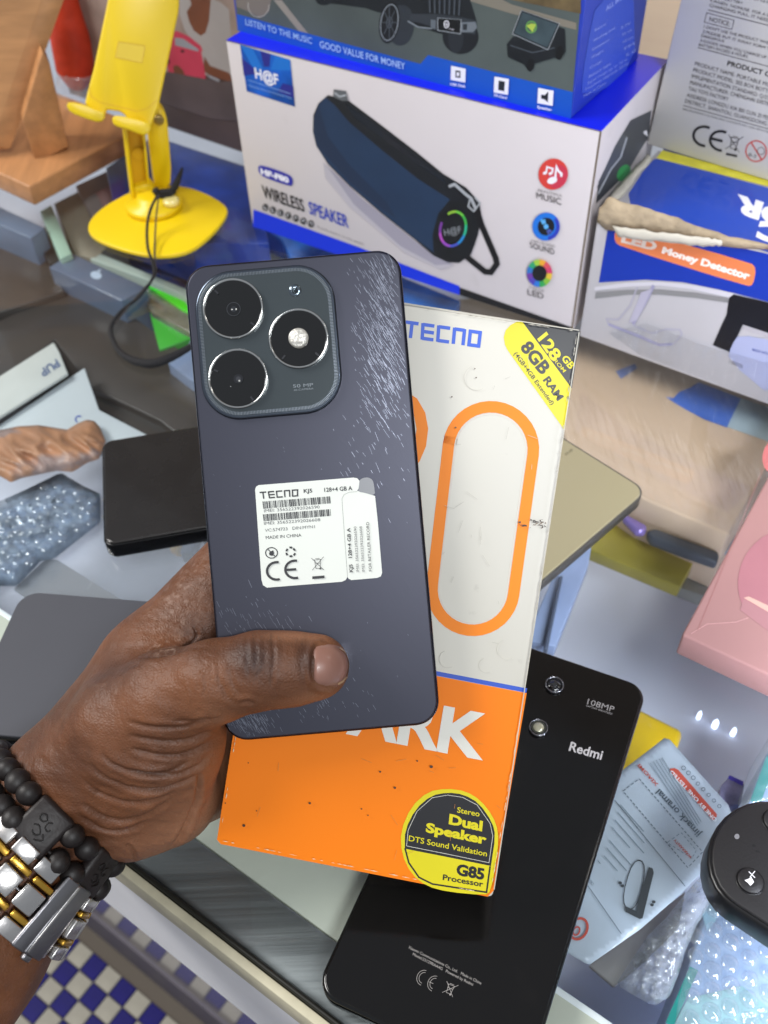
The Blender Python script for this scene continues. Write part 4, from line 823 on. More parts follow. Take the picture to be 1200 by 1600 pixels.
c = ZE((1075, 1400))[0]; red = ink('c23a30'); a.ring(c, 17, 17, 1.8, red); a.line([(c[0] - 8, c[1] - 14), (c[0] + 9, c[1] + 14)], 2, red); a.text('0-3', ZE((1003, 1445))[0], ZE((1070, 1462))[0], 5, k2); a.ring(ZE((1120, 1398))[0], 6, 6, .8, k1); a.build()
# ------------------------------------------------------------------ pink carton
A = Z0.at(1055, 1021); B = Z0.at(1200, 1090); un = (B - A) / np.linalg.norm(B - A); vn = np.array([-un[1], un[0], 0]); H3 = hz(A, 991)
pn_ = mat('pink_card', 'a87d79', .5, var=.05, vscale=20, bump=.25, bscale=30, dirt=('9a6a62', 50, .68, .3))
pb_ = thing('pink_carton', 'pink carton with a rose round print lying on the glass at the right edge', 'box', A + un * .1)
box_w('carton', A, un * .22, vn * .26, (0, 0, H3), pn_, pb_, .0012)
a = Art(ZP(H3), pb_, 'top_print', .0002); dr = mat('rose', 'a86f75', .5, var=.06)
a.ell((1222, 905), 68, 78, dr, 20); a.poly([(1162, 936), (1260, 990), (1260, 1030), (1156, 953)], mat('rose2', 'a8787a', .5)); a.poly([(1162, 934), (1170, 932), (1262, 975), (1262, 992)], mat('rose3', 'd0a898', .5)); a.ell((1216, 712), 24, 30, mat('rose4', 'c06a68', .5), 20)
a.line([(1080, 990), (1105, 975), (1150, 972), (1170, 965)], .8, mat('crease', 'd8a8a4', .5)); a.line([(1090, 985), (1205, 700)], .7, mat('crease2', 'a8706c', .5)); a.build()
# ------------------------------------------------------------------ phones lying on the glass
def corner_phone(name, label, pl, A, B, Cp, r, m, th, **k):
    o, u, v, w_, h_ = rectpx(pl, A, B, Cp); return o, u, v, w_, h_
g_ = thing('gold_phone', 'champagne gold phone lying face down behind the held box', 'phone', Z0.at(930, 800))
pg = ZP(.010); tr_ = pg.at(1010, 768); d1 = pg.at(905, 698) - pg.at(985, 748); d1 /= np.linalg.norm(d1); d2 = pg.at(870, 890) - pg.at(990, 808); d2 -= d1 * (d2 @ d1); d2 /= np.linalg.norm(d2)
gold = mat('gold_back', 'b0a684', .36, .35, var=.03, vscale=6); gf = mat('gold_frame', '77736a', .3, .8)
slab('frame', pg.at(1013, 766, -.0012), d1, d2, .076, .160, .008, .0085, gf, g_); slab('back_panel', pg.at(1013, 766, .0) + (d1 + d2) * .0008, d1, d2, .0744, .1584, .0075, .0016, gold, g_, edge=.0006)
a = Art(pg, g_, 'print', .0003); a.text('50 MP', (884, 712), (896, 704), 4, ink('7b745c')); a.build()
dl = thing('dark_phone', 'glossy black phone lying on the glass left of the held phone', 'phone', Z0.at(230, 780))
pd = ZP(.012); o, u, v, w_, h_ = rectpx(pd, (161, 853), (158, 688), (311, 819))
blkg = mat('black_gloss', '221f1e', .22, .0, coat=.3, rvar=.1); bfr = mat('black_frame', '131315', .25, .4)
slab('frame', o - np.array([0, 0, .0012]), u, v, w_, .160, .006, .0095, bfr, dl); slab('back_panel', o + (u + v) * .001, u, v, w_ - .002, .158, .0055, .0015, blkg, dl, edge=.0008)
for y in (754, 781, 808): lathe('speaker_hole', pd.at(161.5, y, -.0035), -v, [(.0007, 0), (.0007, .0004)], mat('pinmetal', 'b8b8b8', .3, .8), dl, n=10)
dm = thing('matte_phone', 'matte slate grey phone lying on the glass left of the wrist', 'phone', Z0.at(90, 1040))
pm = ZP(.010); a1, b1 = pm.at(70, 926), pm.at(210, 937); u = (b1 - a1); u /= np.linalg.norm(u); v = -np.array([-u[1], u[0], 0]); o = pm.at(34, 922)
c1, c2 = pm.at(44, 940), pm.at(0, 1015); e = (c2 - c1) / np.linalg.norm(c2 - c1)
slab('frame', o - np.array([0, 0, .0012]), u, v, .15, .078, .010, .0085, bfr, dm); slab('back_panel', o + (u + v) * .0006, u, v, .1488, .0768, .0095, .0016, mat('matte_slate', '4a4b52', .6, .1, var=.02), dm, edge=.0006)
# black glossy phone right of the held box
rp = thing('black_phone', 'large glossy black phone with two lens rings under the orange box corner', 'phone', Z0.at(760, 1300))
pr = ZP(.0085); R1 = pr.at(1000, 1115); R2 = pr.at(868, 1550); dn = (R2 - R1) / np.linalg.norm(R2 - R1); lf = np.array([dn[1], -dn[0], 0]); 
if lf[0] > 0: lf = -lf
o = pr.at(1003, 1107) - dn * float((pr.at(1003, 1107) - pr.at(930, 1045)) @ dn)
wR = abs(float((pr.at(512, 1500) - R1) @ lf)); tops = float((pr.at(920, 1040) - R1) @ dn); o = R1 + dn * tops
print('redmi w', wR, 'tops', tops)
rb = mat('redmi_back', '0c0a0a', .09, rvar=.06, var=.0, dirt=('1a1716', 30, .6, .25)); rf = mat('redmi_frame', '050505', .18, .2, coat=.5)
slab('frame', o - np.array([0, 0, .0008]), lf, dn, wR, .172, .0085, .0077, rf, rp, edge=.0012); slab('back_panel', o + (lf + dn) * .0011, lf, dn, wR - .0022, .1698, .0076, .0009, rb, rp, edge=.0004)
for c, r, m_ in (((866, 1072), .0042, 0), ((841, 1139), .0041, 1)):
    P = pr.at(*c); lathe('lens_ring', P, (0, 0, 1), [(r, .0001), (r, .0013), (r * .95, .0016), (r * .88, .0016), (r * .86, .0012)], mat('lring', '8c8c90', .2, .9), rp, n=40)
    lathe('lens_glass', P + np.array([0, 0, .0004]), (0, 0, 1), [(r * .85, .0), (r * .85, .0009), (r * .2, .00095)], mat('lglass', '0a0a0d', .03, coat=1), rp, n=32)
    if m_: lathe('flash', P + np.array([0, 0, .0014]), (0, 0, 1), [(r * .62, 0), (r * .5, .0004), (r * .2, .0008)], mat('flashm', 'b8b49a', .15, .3, coat=1), rp, n=24); lathe('flash_rim', P + np.array([0, 0, .00136]), (0, 0, 1), [(r * .8, 0), (r * .76, .0003)], mat('frim', '55564e', .25, .6), rp, n=24)
    else: lathe('lens_core', P + np.array([0, 0, .00136]), (0, 0, 1), [(r * .3, 0), (r * .28, .0002)], mat('lcore', '2a2c30', .1, coat=1), rp, n=20)
a = Art(pr, rp, 'print', .0001, .00003); s1 = ink('c9c4c2'); s2 = ink('98928f')
a.text('Redmi', (888.5, 1172.5), (939.5, 1187), 14, s1, .02, up=(.28, -1)); a.text('108MP', (917, 1100), (958.5, 1112.5), 8.5, s2, up=(.28, -1)); a.text('CAPTURE GREATNESS', (915.5, 1103.5), (956.5, 1117), 2.6, s2, up=(.28, -1))
a.text('Xiaomi Communications Co., Ltd.   Made in China', (637.7, 1481.5), (751.5, 1538.5), 4.4, ink('aaa5a2'), up=(.35, -1)); a.text('Model:23129RAA4G   Powered by Redmi', (644.5, 1492.5), (738.5, 1540.5), 4.4, ink('aaa5a2'), up=(.35, -1))
sg = ink('9a9592')
for c in ((662, 1528), (679, 1537)):
    a.ring(c, 11, 12.5, .8, sg, 20, 90, 270); a.ring(c, 7.5, 9, .8, sg, 20, 90, 270)
a.line([(670, 1534), (677, 1537)], .8, sg); bin_mark(a, (703, 1546), 17, sg, .8, 22, bar=False); a.build()
# oval remote
ov = thing('oval_remote', 'black oval remote with mute button lying at the lower right edge', 'remote', Z0.at(1200, 1350))
po = ZP(.018)
def pill(x0, y0, x1, y1, r, n=14):
    d = math.atan2(y1 - y0, x1 - x0); out = []
    for i in range(n + 1): t_ = d + math.pi / 2 + math.pi * i / n; out.append((x0 + r * math.cos(t_), y0 + r * math.sin(t_)))
    for i in range(n + 1): t_ = d - math.pi / 2 + math.pi * i / n; out.append((x1 + r * math.cos(t_), y1 + r * math.sin(t_)))
    return out
ob_ = mat('remote_black', '1c1a1b', .45, bump=.1, bscale=900); ob2 = mat('remote_rim', '111012', .3)
prism('shell', pill(1196, 1341, 1330, 1430, 91), po, .014, ob2, ov, .0012, off=-.0016); prism('top_cover', pill(1199, 1339, 1330, 1424, 87), po, .0030, ob_, ov, .0008)
for c, r in (((1172, 1377), 21), ((1212, 1284), 21)):
    rr_ = r * np.linalg.norm(po.at(1173, 1377) - po.at(1172, 1377)); P = po.at(*c)
    lathe('button_groove', P, (0, 0, 1), [(rr_ * 1.06, -.0002), (rr_ * 1.04, .00025), (rr_ * .97, .0001)], ob2, ov, n=36); lathe('button', P, (0, 0, 1), [(rr_ * .95, 0), (rr_ * .95, .0007), (rr_ * .88, .0010), (rr_ * .3, .0008)], ob_, ov, n=36)
a = Art(po, ov, 'print', .0013, .00004)
a.poly(Z6((1095, 558), (1112, 552), (1125, 543), (1138, 566), (1122, 583), (1110, 570)), ink('e0dee0')); a.line(Z6((1114, 519), (1142, 547)), 1.4, ink('d0ced0')); a.line(Z6((1142, 517), (1119, 545)), 1.4, ink('d0ced0')); a.build()
a = Art(po, ov, 'marks', .0001, .00004); a.ell((1151.5, 1307), 4, 4.2, ink('6d6b6d')); a.ell((1178, 1321), 2.6, 2, ink('0a0a0a')); a.line([(1181, 1329), (1187, 1331)], 2.2, ink('0a0a0a')); a.build()
# ------------------------------------------------------------------ held carton
DB = .343; pb2 = CP(DB)
hb_ = thing('phone_carton', 'white and orange phone carton held behind the dark phone', 'box', pb2.at(620, 950))
cq = [(475, 449), (905, 515), (770, 1403), (338, 1318)]
def chamfer(q, r):
    out = []; n = len(q)
    for i in range(n):
        p = np.array(q[i], float); a_ = np.array(q[i - 1], float) - p; b_ = np.array(q[(i + 1) % n], float) - p
        a_ /= np.linalg.norm(a_); b_ /= np.linalg.norm(b_); out += [tuple(p + a_ * r), tuple(p + (a_ + b_) * r * .3), tuple(p + b_ * r)]
    return out
cwt = mat('box_white', 'dedacf', .52, var=.03, vscale=14, spec=.3, dirt=('8a8378', 55, .66, .35))
co = mat('box_orange', 'fb8200', .5, var=.03, vscale=10, spec=.3, dirt=('8a4a10', 85, .72, .5))
sh_ = prism('carton', chamfer(cq, 7), pb2, .020, cwt, hb_, .0007)
edge_w = mat('box_edge', 'c4bfb2', .6, var=.2, vscale=120)
a = Art(pb2, hb_, 'front_print', .00003)
a.poly([(387, 1000), (823, 1083), (771, 1392), (762, 1401), (345, 1319), (339, 1312)], co)
a.line([(386, 996), (823, 1079)], 7, ink('2653c4'))
a.strokes([(634, 501), (753, 518), (750, 543), (633, 527)], logo5(), 5.4, ink('2a5bd0'))
orr = mat('ring_orange', 'fb8a14', .48, var=.04, spec=.3); sil = mat('ring_gloss', 'd8cfc4', .45)
def stad(t, b, rt, rb, n=18):
    ax = math.atan2(b[1] - t[1], b[0] - t[0]); o = []
    for i in range(n + 1): k = ax + math.pi / 2 + math.pi * i / n; o.append((t[0] + rt * math.cos(k), t[1] + rt * math.sin(k)))
    for i in range(n + 1): k = ax - math.pi / 2 + math.pi * i / n; o.append((b[0] + rb * math.cos(k), b[1] + rb * math.sin(k)))
    return o
t_, b_ = (767, 702), (739, 921)
a.line(stad(t_, b_, 55, 53), 2, sil, close=True); a.line(stad(t_, b_, 66.5, 64), 18, orr, close=True)  # thin inner line paints in the highlight of the embossed edge
a.line([(600, 616), (628, 618), (645, 629), (656, 648), (660, 670), (657, 695), (648, 716), (636, 730)], 18, orr)
ZF = zc(780, 490, 8.42)
yb = mat('badge_yellow', 'dfd21a', .42, var=.04, spec=.4); bb = mat('badge_black', '26262a', .38, spec=.4)
a.poly(ZF((305, 108), (230, 108), (150, 150), (85, 220), (60, 310), (75, 410), (110, 480), (850, 1520), (950, 985), (800, 760)), yb)
a.poly(ZF((305, 108), (700, 160), (1000, 205), (1050, 225), (1062, 260), (1058, 340), (955, 985)), bb)
up_ = (.62, -.62)
a.text('128', ZF((505, 330))[0], ZF((715, 640))[0], 17, yb, .035, up=(.76, -.62)); a.text('GB', ZF((815, 590))[0], ZF((930, 735))[0], 10.5, yb, .03, up=(.78, -.55)); a.text('ROM', ZF((712, 620))[0], ZF((845, 775))[0], 5.4, yb, .01, up=(.78, -.55))
a.text('8GB', ZF((272, 445))[0], ZF((560, 812))[0], 19, bb, .035, up=(.74, -.60)); a.text('RAM', ZF((575, 875))[0], ZF((770, 1150))[0], 11.5, bb, .03, up=(.78, -.55)); a.text('*', ZF((848, 1120))[0], ZF((880, 1165))[0], 9, bb, .0, up=(.78, -.55))
a.text('(4GB+4GB Extended)', ZF((190, 530))[0], ZF((685, 1205))[0], 6.4, bb, .005, up=(.78, -.55))
a.text('SPARK', (446, 1125), (755, 1185), 66, mat('spark_white', 'e9e6dc', .35), .035, up=(.165, -1))
ZG = zc(560, 1040, 2.857)
a.poly(smooth_px(ZG((395, 548), (310, 562), (235, 630), (188, 740), (193, 840), (235, 930), (305, 985), (400, 1010), (562, 1025), (592, 1008), (622, 830), (625, 740), (600, 670), (545, 600), (480, 560)), 1), yb)
a.poly(smooth_px(ZG((398, 566), (325, 580), (255, 640), (208, 735), (207, 815), (208, 818), (400, 855), (592, 895), (592, 893), (612, 760), (598, 700), (540, 615), (470, 575)), 1), bb)
a.line(ZG((208, 815), (225, 880), (270, 945), (330, 975), (572, 1012), (588, 895)), 2.6, bb)
a.line(ZG((215, 805), (222, 735), (262, 650), (330, 590), (398, 578), (465, 588), (530, 622), (588, 705), (600, 760), (583, 880), (400, 842), (215, 805)), .8, ink('d8d6cc'))
a.text('Stereo', ZG((440, 655))[0], ZG((540, 674))[0], 8.2, yb, .015, up=(.1, -1)); a.text('Dual', ZG((403, 705))[0], ZG((552, 738))[0], 14.5, yb, .045, up=(.1, -1)); a.text('Speaker', ZG((300, 741))[0], ZG((570, 797))[0], 13.5, yb, .045, up=(.1, -1))
a.text('DTS Sound Validation', ZG((224, 782))[0], ZG((573, 852))[0], 8.4, yb, .012, up=(.1, -1)); a.text('G85', ZG((436, 932))[0], ZG((560, 955))[0], 16, bb, .045, up=(.1, -1)); a.text('Processor', ZG((376, 956))[0], ZG((556, 988))[0], 8.4, bb, .02, up=(.1, -1))
# small marks and a scuffed patch
rng = np.random.RandomState(4); spk = ink('4a2a10')
for x, y, r in ((381, 1290, 2.4), (594, 1206, 1.6), (652, 1189, 1.4), (565, 1264, 1.3), (575, 1274, 1.1), (484, 1255, 2), (401, 1267, 1), (352, 1255, 1), (674, 1198, 2.6), (706, 620, 1.2), (712, 668, 1.4), (742, 576, 1), (744, 590, 1.2), (617, 1231, 2), (388, 1192, .9)): a.ell((x, y), r, r * .9, spk, layer=90)
for i in range(26):
    x, y = 812 + rng.rand() * 40, 815 + rng.randn() * 4 + 4; a.poly([(x + rng.randn() * 3.5, y + rng.randn() * 2.2) for _ in range(3)] + [(x, y)], ink(('3a2410', '6a4a2a', '2a1c14')[i % 3]), layer=90 + i * .2)
em = mat('emboss', 'd2cec4', .45)
for cx, cy, r in ((792, 1015, 16), (760, 1040, 12), (745, 590, 20), (700, 1030, 14)): a.ring((cx, cy), r, r, .9, em, 0, 60, 250)
a.line([(905, 519), (772, 1390)], 1.6, edge_w, layer=120); a.line([(905, 516), (800, 500), (640, 475), (478, 450)], 1.6, edge_w, layer=120)
rw = np.random.RandomState(9)
wr = mat('rub', 'e6cfae', .7); wr2 = mat('rub2', 'b9b2a4', .7)
for (p, q, mt, n_) in (((348, 1314), (760, 1396), wr, 26), ((391, 1005), (344, 1306), wr, 16), ((817.5, 1090), (768.5, 1384), wr, 22), ((900, 530), (820, 1072), wr2, 30), ((640, 479), (896, 517), wr2, 16)):
    for i in range(n_):
        t_ = rw.rand(); x, y = p[0] + (q[0] - p[0]) * t_, p[1] + (q[1] - p[1]) * t_; dx, dy = (q[0] - p[0]), (q[1] - p[1]); L_ = math.hypot(dx, dy); dx /= L_; dy /= L_; l_ = rw.uniform(2, 8); w_ = rw.uniform(.4, 1.1)
        a.poly([(x - dx * l_, y - dy * l_), (x + dy * w_, y - dx * w_), (x + dx * l_, y + dy * l_), (x - dy * w_ * .6, y + dx * w_ * .6)], mt, layer=125)
ls = mat('faint_scratch', 'c98038', .5); ls2 = mat('faint_scratch2', 'bdb8ad', .5)
for i in range(34):
    u_, v_ = rw.rand(), rw.rand(); x, y = 400 + u_ * 380, 1150 + v_ * 190 if i < 14 else 540 + v_ * 480
    if i >= 14: x = 690 + u_ * 150
    an = rw.rand() * 3.14; l_ = rw.uniform(4, 22); a.line([(x, y), (x + l_ * math.cos(an), y + l_ * math.sin(an))], .5, ls if i < 14 else ls2, layer=118)
a.build()
# ------------------------------------------------------------------ held phone
DP = .330; pp = CP(DP)
hp = thing('held_phone', 'dark slate phone with three camera rings and a white label, held in the hand', 'phone', pp.at(485, 776))
Rv = (_R * .9962 - _D * .0868); Dv = (_R * .0868 + _D * .9962); k = DP / FPX
def pbmat(name, nscale, strength, col, rough, metal, rot, glow=None):
    if name in _mats: return _mats[name]
    m = mat(name, col, rough, metal, spec=.6); nt = m.node_tree; b = nt.nodes['Principled BSDF']
    tc = nt.nodes.new('ShaderNodeTexCoord'); mp = nt.nodes.new('ShaderNodeMapping'); mp.vector_type = 'TEXTURE'
    nt.links.new(tc.outputs['UV'], mp.inputs[0]); mp.inputs['Rotation'].default_value = (0, 0, math.radians(rot)); mp.inputs['Scale'].default_value = (6.5, .9, 1)
    n = nt.nodes.new('ShaderNodeTexNoise'); n.inputs['Scale'].default_value = nscale; n.inputs['Detail'].default_value = 1.5
    nt.links.new(mp.outputs[0], n.inputs['Vector'])
    r = nt.nodes.new('ShaderNodeValToRGB'); r.color_ramp.elements[0].position = .56; r.color_ramp.elements[1].position = .72
    nt.links.new(n.outputs['Fac'], r.inputs['Fac'])
    bp = nt.nodes.new('ShaderNodeBump'); bp.inputs['Strength'].default_value = strength; bp.inputs['Distance'].default_value = .0006
    nt.links.new(r.outputs[0], bp.inputs['Height']); nt.links.new(bp.outputs[0], b.inputs['Normal'])
    return m
pbk_ = pbmat('phone_back', 1.0, .010, '3b3c48', .38, .62, 60)
fr = mat('phone_frame', '2c2e3c', .22, .9)
o = pp.at(285.2, 415.5)
slab('frame', o - _F * -.0012, Rv, Dv, 340.5 * k, 749 * k, .0085, .0078, fr, hp, edge=.0010, n=10)
bp_ = slab('back_panel', o + (Rv + Dv) * 3.6 * k - _F * -.0004, Rv, Dv, (340.5 - 7.2) * k, (749 - 7.2) * k, .0078, .0010, pbk_, hp, edge=.0004, n=10)
# uv in millimetres for the brushed marks
me = bp_.data; uvl = me.uv_layers.new(name='UVMap'); base = wloc(hp)
for lp in me.loops:
    c = np.array(me.vertices[lp.vertex_index].co[:]) + base - o; uvl.data[lp.index].uv = (float(c @ Rv) * 1000, float(c @ Dv) * 1000)
# scratches with their lamp glints put into paler, clustered raised strokes
scm = mat('scratch', '9094a2', .30, .9)
a = Art(pp, hp, 'scratches', -.00036); rng = np.random.RandomState(11)
def sc_field(n, cx, cy, sx, sy, lmin, lmax, lay):
    for i in range(n):
        x, y = cx + rng.randn() * sx, cy + rng.randn() * sy; L_ = rng.uniform(lmin, lmax); an = math.radians(58 + rng.randn() * 5)
        p, q = np.array([x, y]), np.array([x + L_ * math.cos(an), y + L_ * math.sin(an)])
        def ok(z): 
            u_ = (z[0] - 285.2) * .9962 - (z[1] - 415.5) * .0868; v_ = (z[0] - 285.2) * .0868 + (z[1] - 415.5) * .9962
            return 6 < u_ < 334 and 8 < v_ < 742 and not (26 < u_ < 252 and 18 < v_ < 252) and (u_ < 322 or v_ > 16)
        if ok(p) and ok(q): a.line([tuple(p), tuple(q)], rng.uniform(.2, .5), scm, layer=lay)
sc_field(620, 603, 500, 22, 80, 5, 18, 1); sc_field(260, 580, 540, 36, 110, 3, 10, 1.3); sc_field(60, 385, 965, 40, 16, 4, 14, 1.6); sc_field(150, 385, 1125, 22, 14, 4, 14, 1.9)
sc_field(70, 470, 1100, 60, 20, 3, 9, 2.1); sc_field(60, 480, 800, 110, 200, 1, 3, 2.3)
a.build()['kind'] = 'stuff'
# camera island
def L2(x, y, off=0.0): return pp.at(x, y, off)
isl = mat('island_glass', '444c50', .16, .35, coat=.7, var=.05)
W_i, H_i = 219, 232; c0 = np.array([418.5, 533.5]); rv2 = np.array([.9962, -.0868]); dv2 = np.array([.0868, .9962]); tl_ = c0 - rv2 * W_i / 2 - dv2 * H_i / 2
slab('island_rim', L2(*tl_, .0016), Rv, Dv, W_i * k, H_i * k, 60 * k, .0022, mat('rim_metal', '5e6672', .18, .95), hp, edge=.0007, n=14)
isg = slab('camera_island', L2(*(tl_ + (rv2 + dv2) * 5), .0017), Rv, Dv, (W_i - 10) * k, (H_i - 10) * k, 55 * k, .0008, isl, hp, edge=.0003, n=14)
a = Art(pp, isg, 'knurl', .00176); nk = 150
def rrpath(w, h, r, n):
    pts = rr2(w, h, r, 30); P = [np.array(p) for p in pts] + [np.array(pts[0])]; L_ = [np.linalg.norm(P[i + 1] - P[i]) for i in range(len(P) - 1)]; T = sum(L_); out = []; acc = 0; i = 0
    for q in range(n):
        t_ = T * q / n
        while acc + L_[i] < t_: acc += L_[i]; i += 1
        f = (t_ - acc) / L_[i]; p = P[i] * (1 - f) + P[i + 1] * f; d = (P[i + 1] - P[i]) / L_[i]; out.append((p, np.array([-d[1], d[0]])))
    return out
kn = mat('knurl_metal', '8b929c', .3, .9)
for p, nr in rrpath(W_i - 15, H_i - 15, 52, 330):
    c = tl_ + rv2 * (p[0] + 7.5) + dv2 * (p[1] + 7.5); d = rv2 * nr[0] + dv2 * nr[1]
    a.line([tuple(c - d * 2.6), tuple(c + d * 2.6)], .7, kn, layer=1)
a.text('50 MP', (458, 606), (489.5, 603.5), 5, ink('7d858c')); a.text('AI-CAMERA', (459, 611), (490, 608.3), 2.8, ink('7d858c')); a.build()
sring = mat('silver_ring', 'd8d8d6', .13, 1.0); lbl = mat('lens_black', '060607', .05, coat=1.0)
axp = -_F
for i, (c, r) in enumerate((((365, 483), 47), ((467, 529.5), 46.5), ((372.5, 592), 46.5))):
    P = L2(c[0], c[1], .0016); R_ = r * k
    rg = lathe('lens_ring', P, axp, [(R_, 0), (R_, .0012), (R_ * .985, .0016), (R_ * .945, .0016), (R_ * .925, .0009)], sring, hp, n=72)
    lathe('lens_glass', P + axp * .0005, axp, [(R_ * .93, 0), (R_ * .93, .0006), (R_ * .915, .0008)], lbl, hp, n=56)
    a = Art(pp, hp, 'lens_marks', .00316)
    if i == 0:
        a.ell(c, 11, 11, ink('1c1d20', .1)); a.ring(c, 11, 11, 1, ink('3a3c40', .1)); a.ell(c, 4.5, 4.5, ink('2c2e33', .1)); a.ell((c[0] - 2.5, c[1] + .5), 1.3, 1, ink('c8c8c4')); a.ell((c[0] + 4, c[1]), 1.1, 1.6, ink('b8b8b4'))
    if i == 2:
        a.ell(c, 7.5, 7.5, ink('26272b', .1)); a.ell(c, 4, 4, ink('3c3d42', .1)); a.ell((c[0] + 1.5, c[1] + 3), 1.4, 1.4, ink('b8b8b4')); a.ell((c[0] - 12, c[1] + 12), .8, .8, ink('8a8a8a'))
    for an in ((-135, 38), (40, 130), (200, 55))[i]:
        d = np.array([math.cos(math.radians(an)), math.sin(math.radians(an))]); a.line([tuple(np.array(c) + d * (r * .72)), tuple(np.array(c) + d * (r * .88))], 3, ink('2e2f33', .2))
    a.build()
    if i == 1:
        fl_ = lathe('flash', P + axp * .0013, axp, [(15.5 * k, 0), (15.5 * k, .0005), (12 * k, .0009), (5 * k, .0011)], mat('flash_white', 'd0ccc4', .12, .35, coat=1, bump=.6, bscale=900), hp, n=36)
        a = Art(pp, fl_, 'flash_ribs', .0036)
        for q in range(44):
            an = q * 2 * math.pi / 44; d = np.array([math.cos(an), math.sin(an)]); a.line([tuple(np.array(c) + d * 11.5), tuple(np.array(c) + d * 15.2)], .8, ink('6a675f', .2), layer=1)
        for q in range(4): a.ell((c[0] + 4 * math.cos(q * 1.57 + .7), c[1] + 4 * math.sin(q * 1.57 + .7)), 3.4, 3.2, ink(('b8a890', 'e8e4dc', 'b0a898', 'ece8e0')[q], .2), layer=2)
        a.build()
lathe('flash_sensor', L2(461, 454, .0016), axp, [(9.5 * k, 0), (9.5 * k, .0003), (5 * k, .0001)], mat('sensor', '7f8b95', .12, 1.0, bump=.5, bscale=300), hp, n=32)
# label sticker
st = mat('sticker', 'e2e5de', .4, var=.02, coat=.2); ZS = zc(380, 720, 5)
sk = prism('label_sticker', ZS((120, 190), (860, 131), (890, 136), (912, 160), (914, 195), (890, 235), (930, 242), (1030, 275), (1052, 480), (1085, 875), (1075, 903), (1045, 915), (845, 932), (825, 922), (814, 908), (800, 932), (770, 945), (185, 991), (155, 972), (143, 930), (93, 225), (100, 203)), pp, .0006, st, hp, off=-.0002)
ed = ink('9fa29c'); bkk = ink('26262a'); gr = ink('5a5b5e')
a = Art(pp, sk, 'print', -.00014)
a.line(ZS((890, 240), (830, 245), (790, 262), (771, 295), (775, 360), (795, 640), (815, 908)), .6, ed)
a.poly(smooth_px(ZS((895, 240), (905, 200), (908, 150), (940, 132), (980, 130), (1012, 150), (1022, 190), (1032, 275), (950, 250)), 1), mat('sticker_liner', '83858a', .3, coat=.5))
a.strokes(ZS((127, 243), (430, 222), (430, 277), (140, 298)), logo5(), 2.1, bkk)
a.text('KJ5', ZS((473, 250))[0], ZS((540, 246))[0], 5.6, bkk, .02); a.text('128+4 GB A', ZS((634, 243))[0], ZS((853, 228))[0], 6.2, bkk, .015)
rng = np.random.RandomState(3)
for q in (((150, 318), (678, 277), (683, 332), (158, 375)), ((153, 418), (684, 377), (688, 430), (160, 472))):
    Q = [np.array(p) for p in ZS(*q)]; x = 0
    while x < 1:
        w_ = rng.choice([.006, .006, .012, .018]); g_2 = rng.choice([.006, .008, .014]); x2 = min(1, x + w_)
        a.poly([tuple(Q[0] * (1 - x) + Q[1] * x), tuple(Q[0] * (1 - x2) + Q[1] * x2), tuple(Q[3] * (1 - x2) + Q[2] * x2), tuple(Q[3] * (1 - x) + Q[2] * x)], bkk, layer=3); x = x2 + g_2
a.text('IMEI: 356522392026590', ZS((163, 402))[0], ZS((597, 371))[0], 4.6, gr, layer=3); a.text('IMEI: 356522392026608', ZS((163, 500))[0], ZS((602, 471))[0], 4.6, gr, layer=3)
a.text('VC:574723   DIN:MYN1', ZS((170, 555))[0], ZS((560, 525))[0], 4.6, gr, layer=3); a.text('MADE IN CHINA', ZS((177, 612))[0], ZS((455, 592))[0], 4.8, bkk, layer=3)
c = ZS((221, 719))[0]; a.ring(c, 10, 9, 1.5, bkk); a.line([(c[0] - 6.5, c[1] - 6.5), (c[0] + 6.5, c[1] + 6.5)], 1.5, bkk); a.poly([(c[0] - 3, c[1] + 4), (c[0] - 4, c[1]), (c[0], c[1] - 3), (c[0] + 3, c[1] - 4), (c[0] + 4, c[1] + 1), (c[0] + 2, c[1] + 4.5)], bkk)
c = ZS((371, 712))[0]
for q in range(3): a.ring(c, 8.6, 8.2, 3, bkk, q * 120, 15, 52); a.ring(c, 8.6, 8.2, 3, bkk, q * 120, 68, 105)
ce_mark(a, ZS((262, 860))[0], ZS((405, 848))[0], 17, 15.5, 3.8, bkk, -4); bin_mark(a, ZS((583, 808))[0], 17, bkk, .7, -4, bar=False); a.poly(ZS((540, 903), (635, 896), (635, 917), (540, 924)), bkk)
a.text('KJ5   128+4 GB A', ZS((857, 870))[0], ZS((836, 523))[0], 5.2, bkk, .02); a.text('IMEI: 356522392026590', ZS((905, 868))[0], ZS((884, 513))[0], 4, gr); a.text('IMEI: 356522392026608', ZS((950, 868))[0], ZS((928, 512))[0], 4, gr); a.text('FOR RETAILER RECORD', ZS((1005, 862))[0], ZS((983, 478))[0], 4.4, bkk)
a.build()
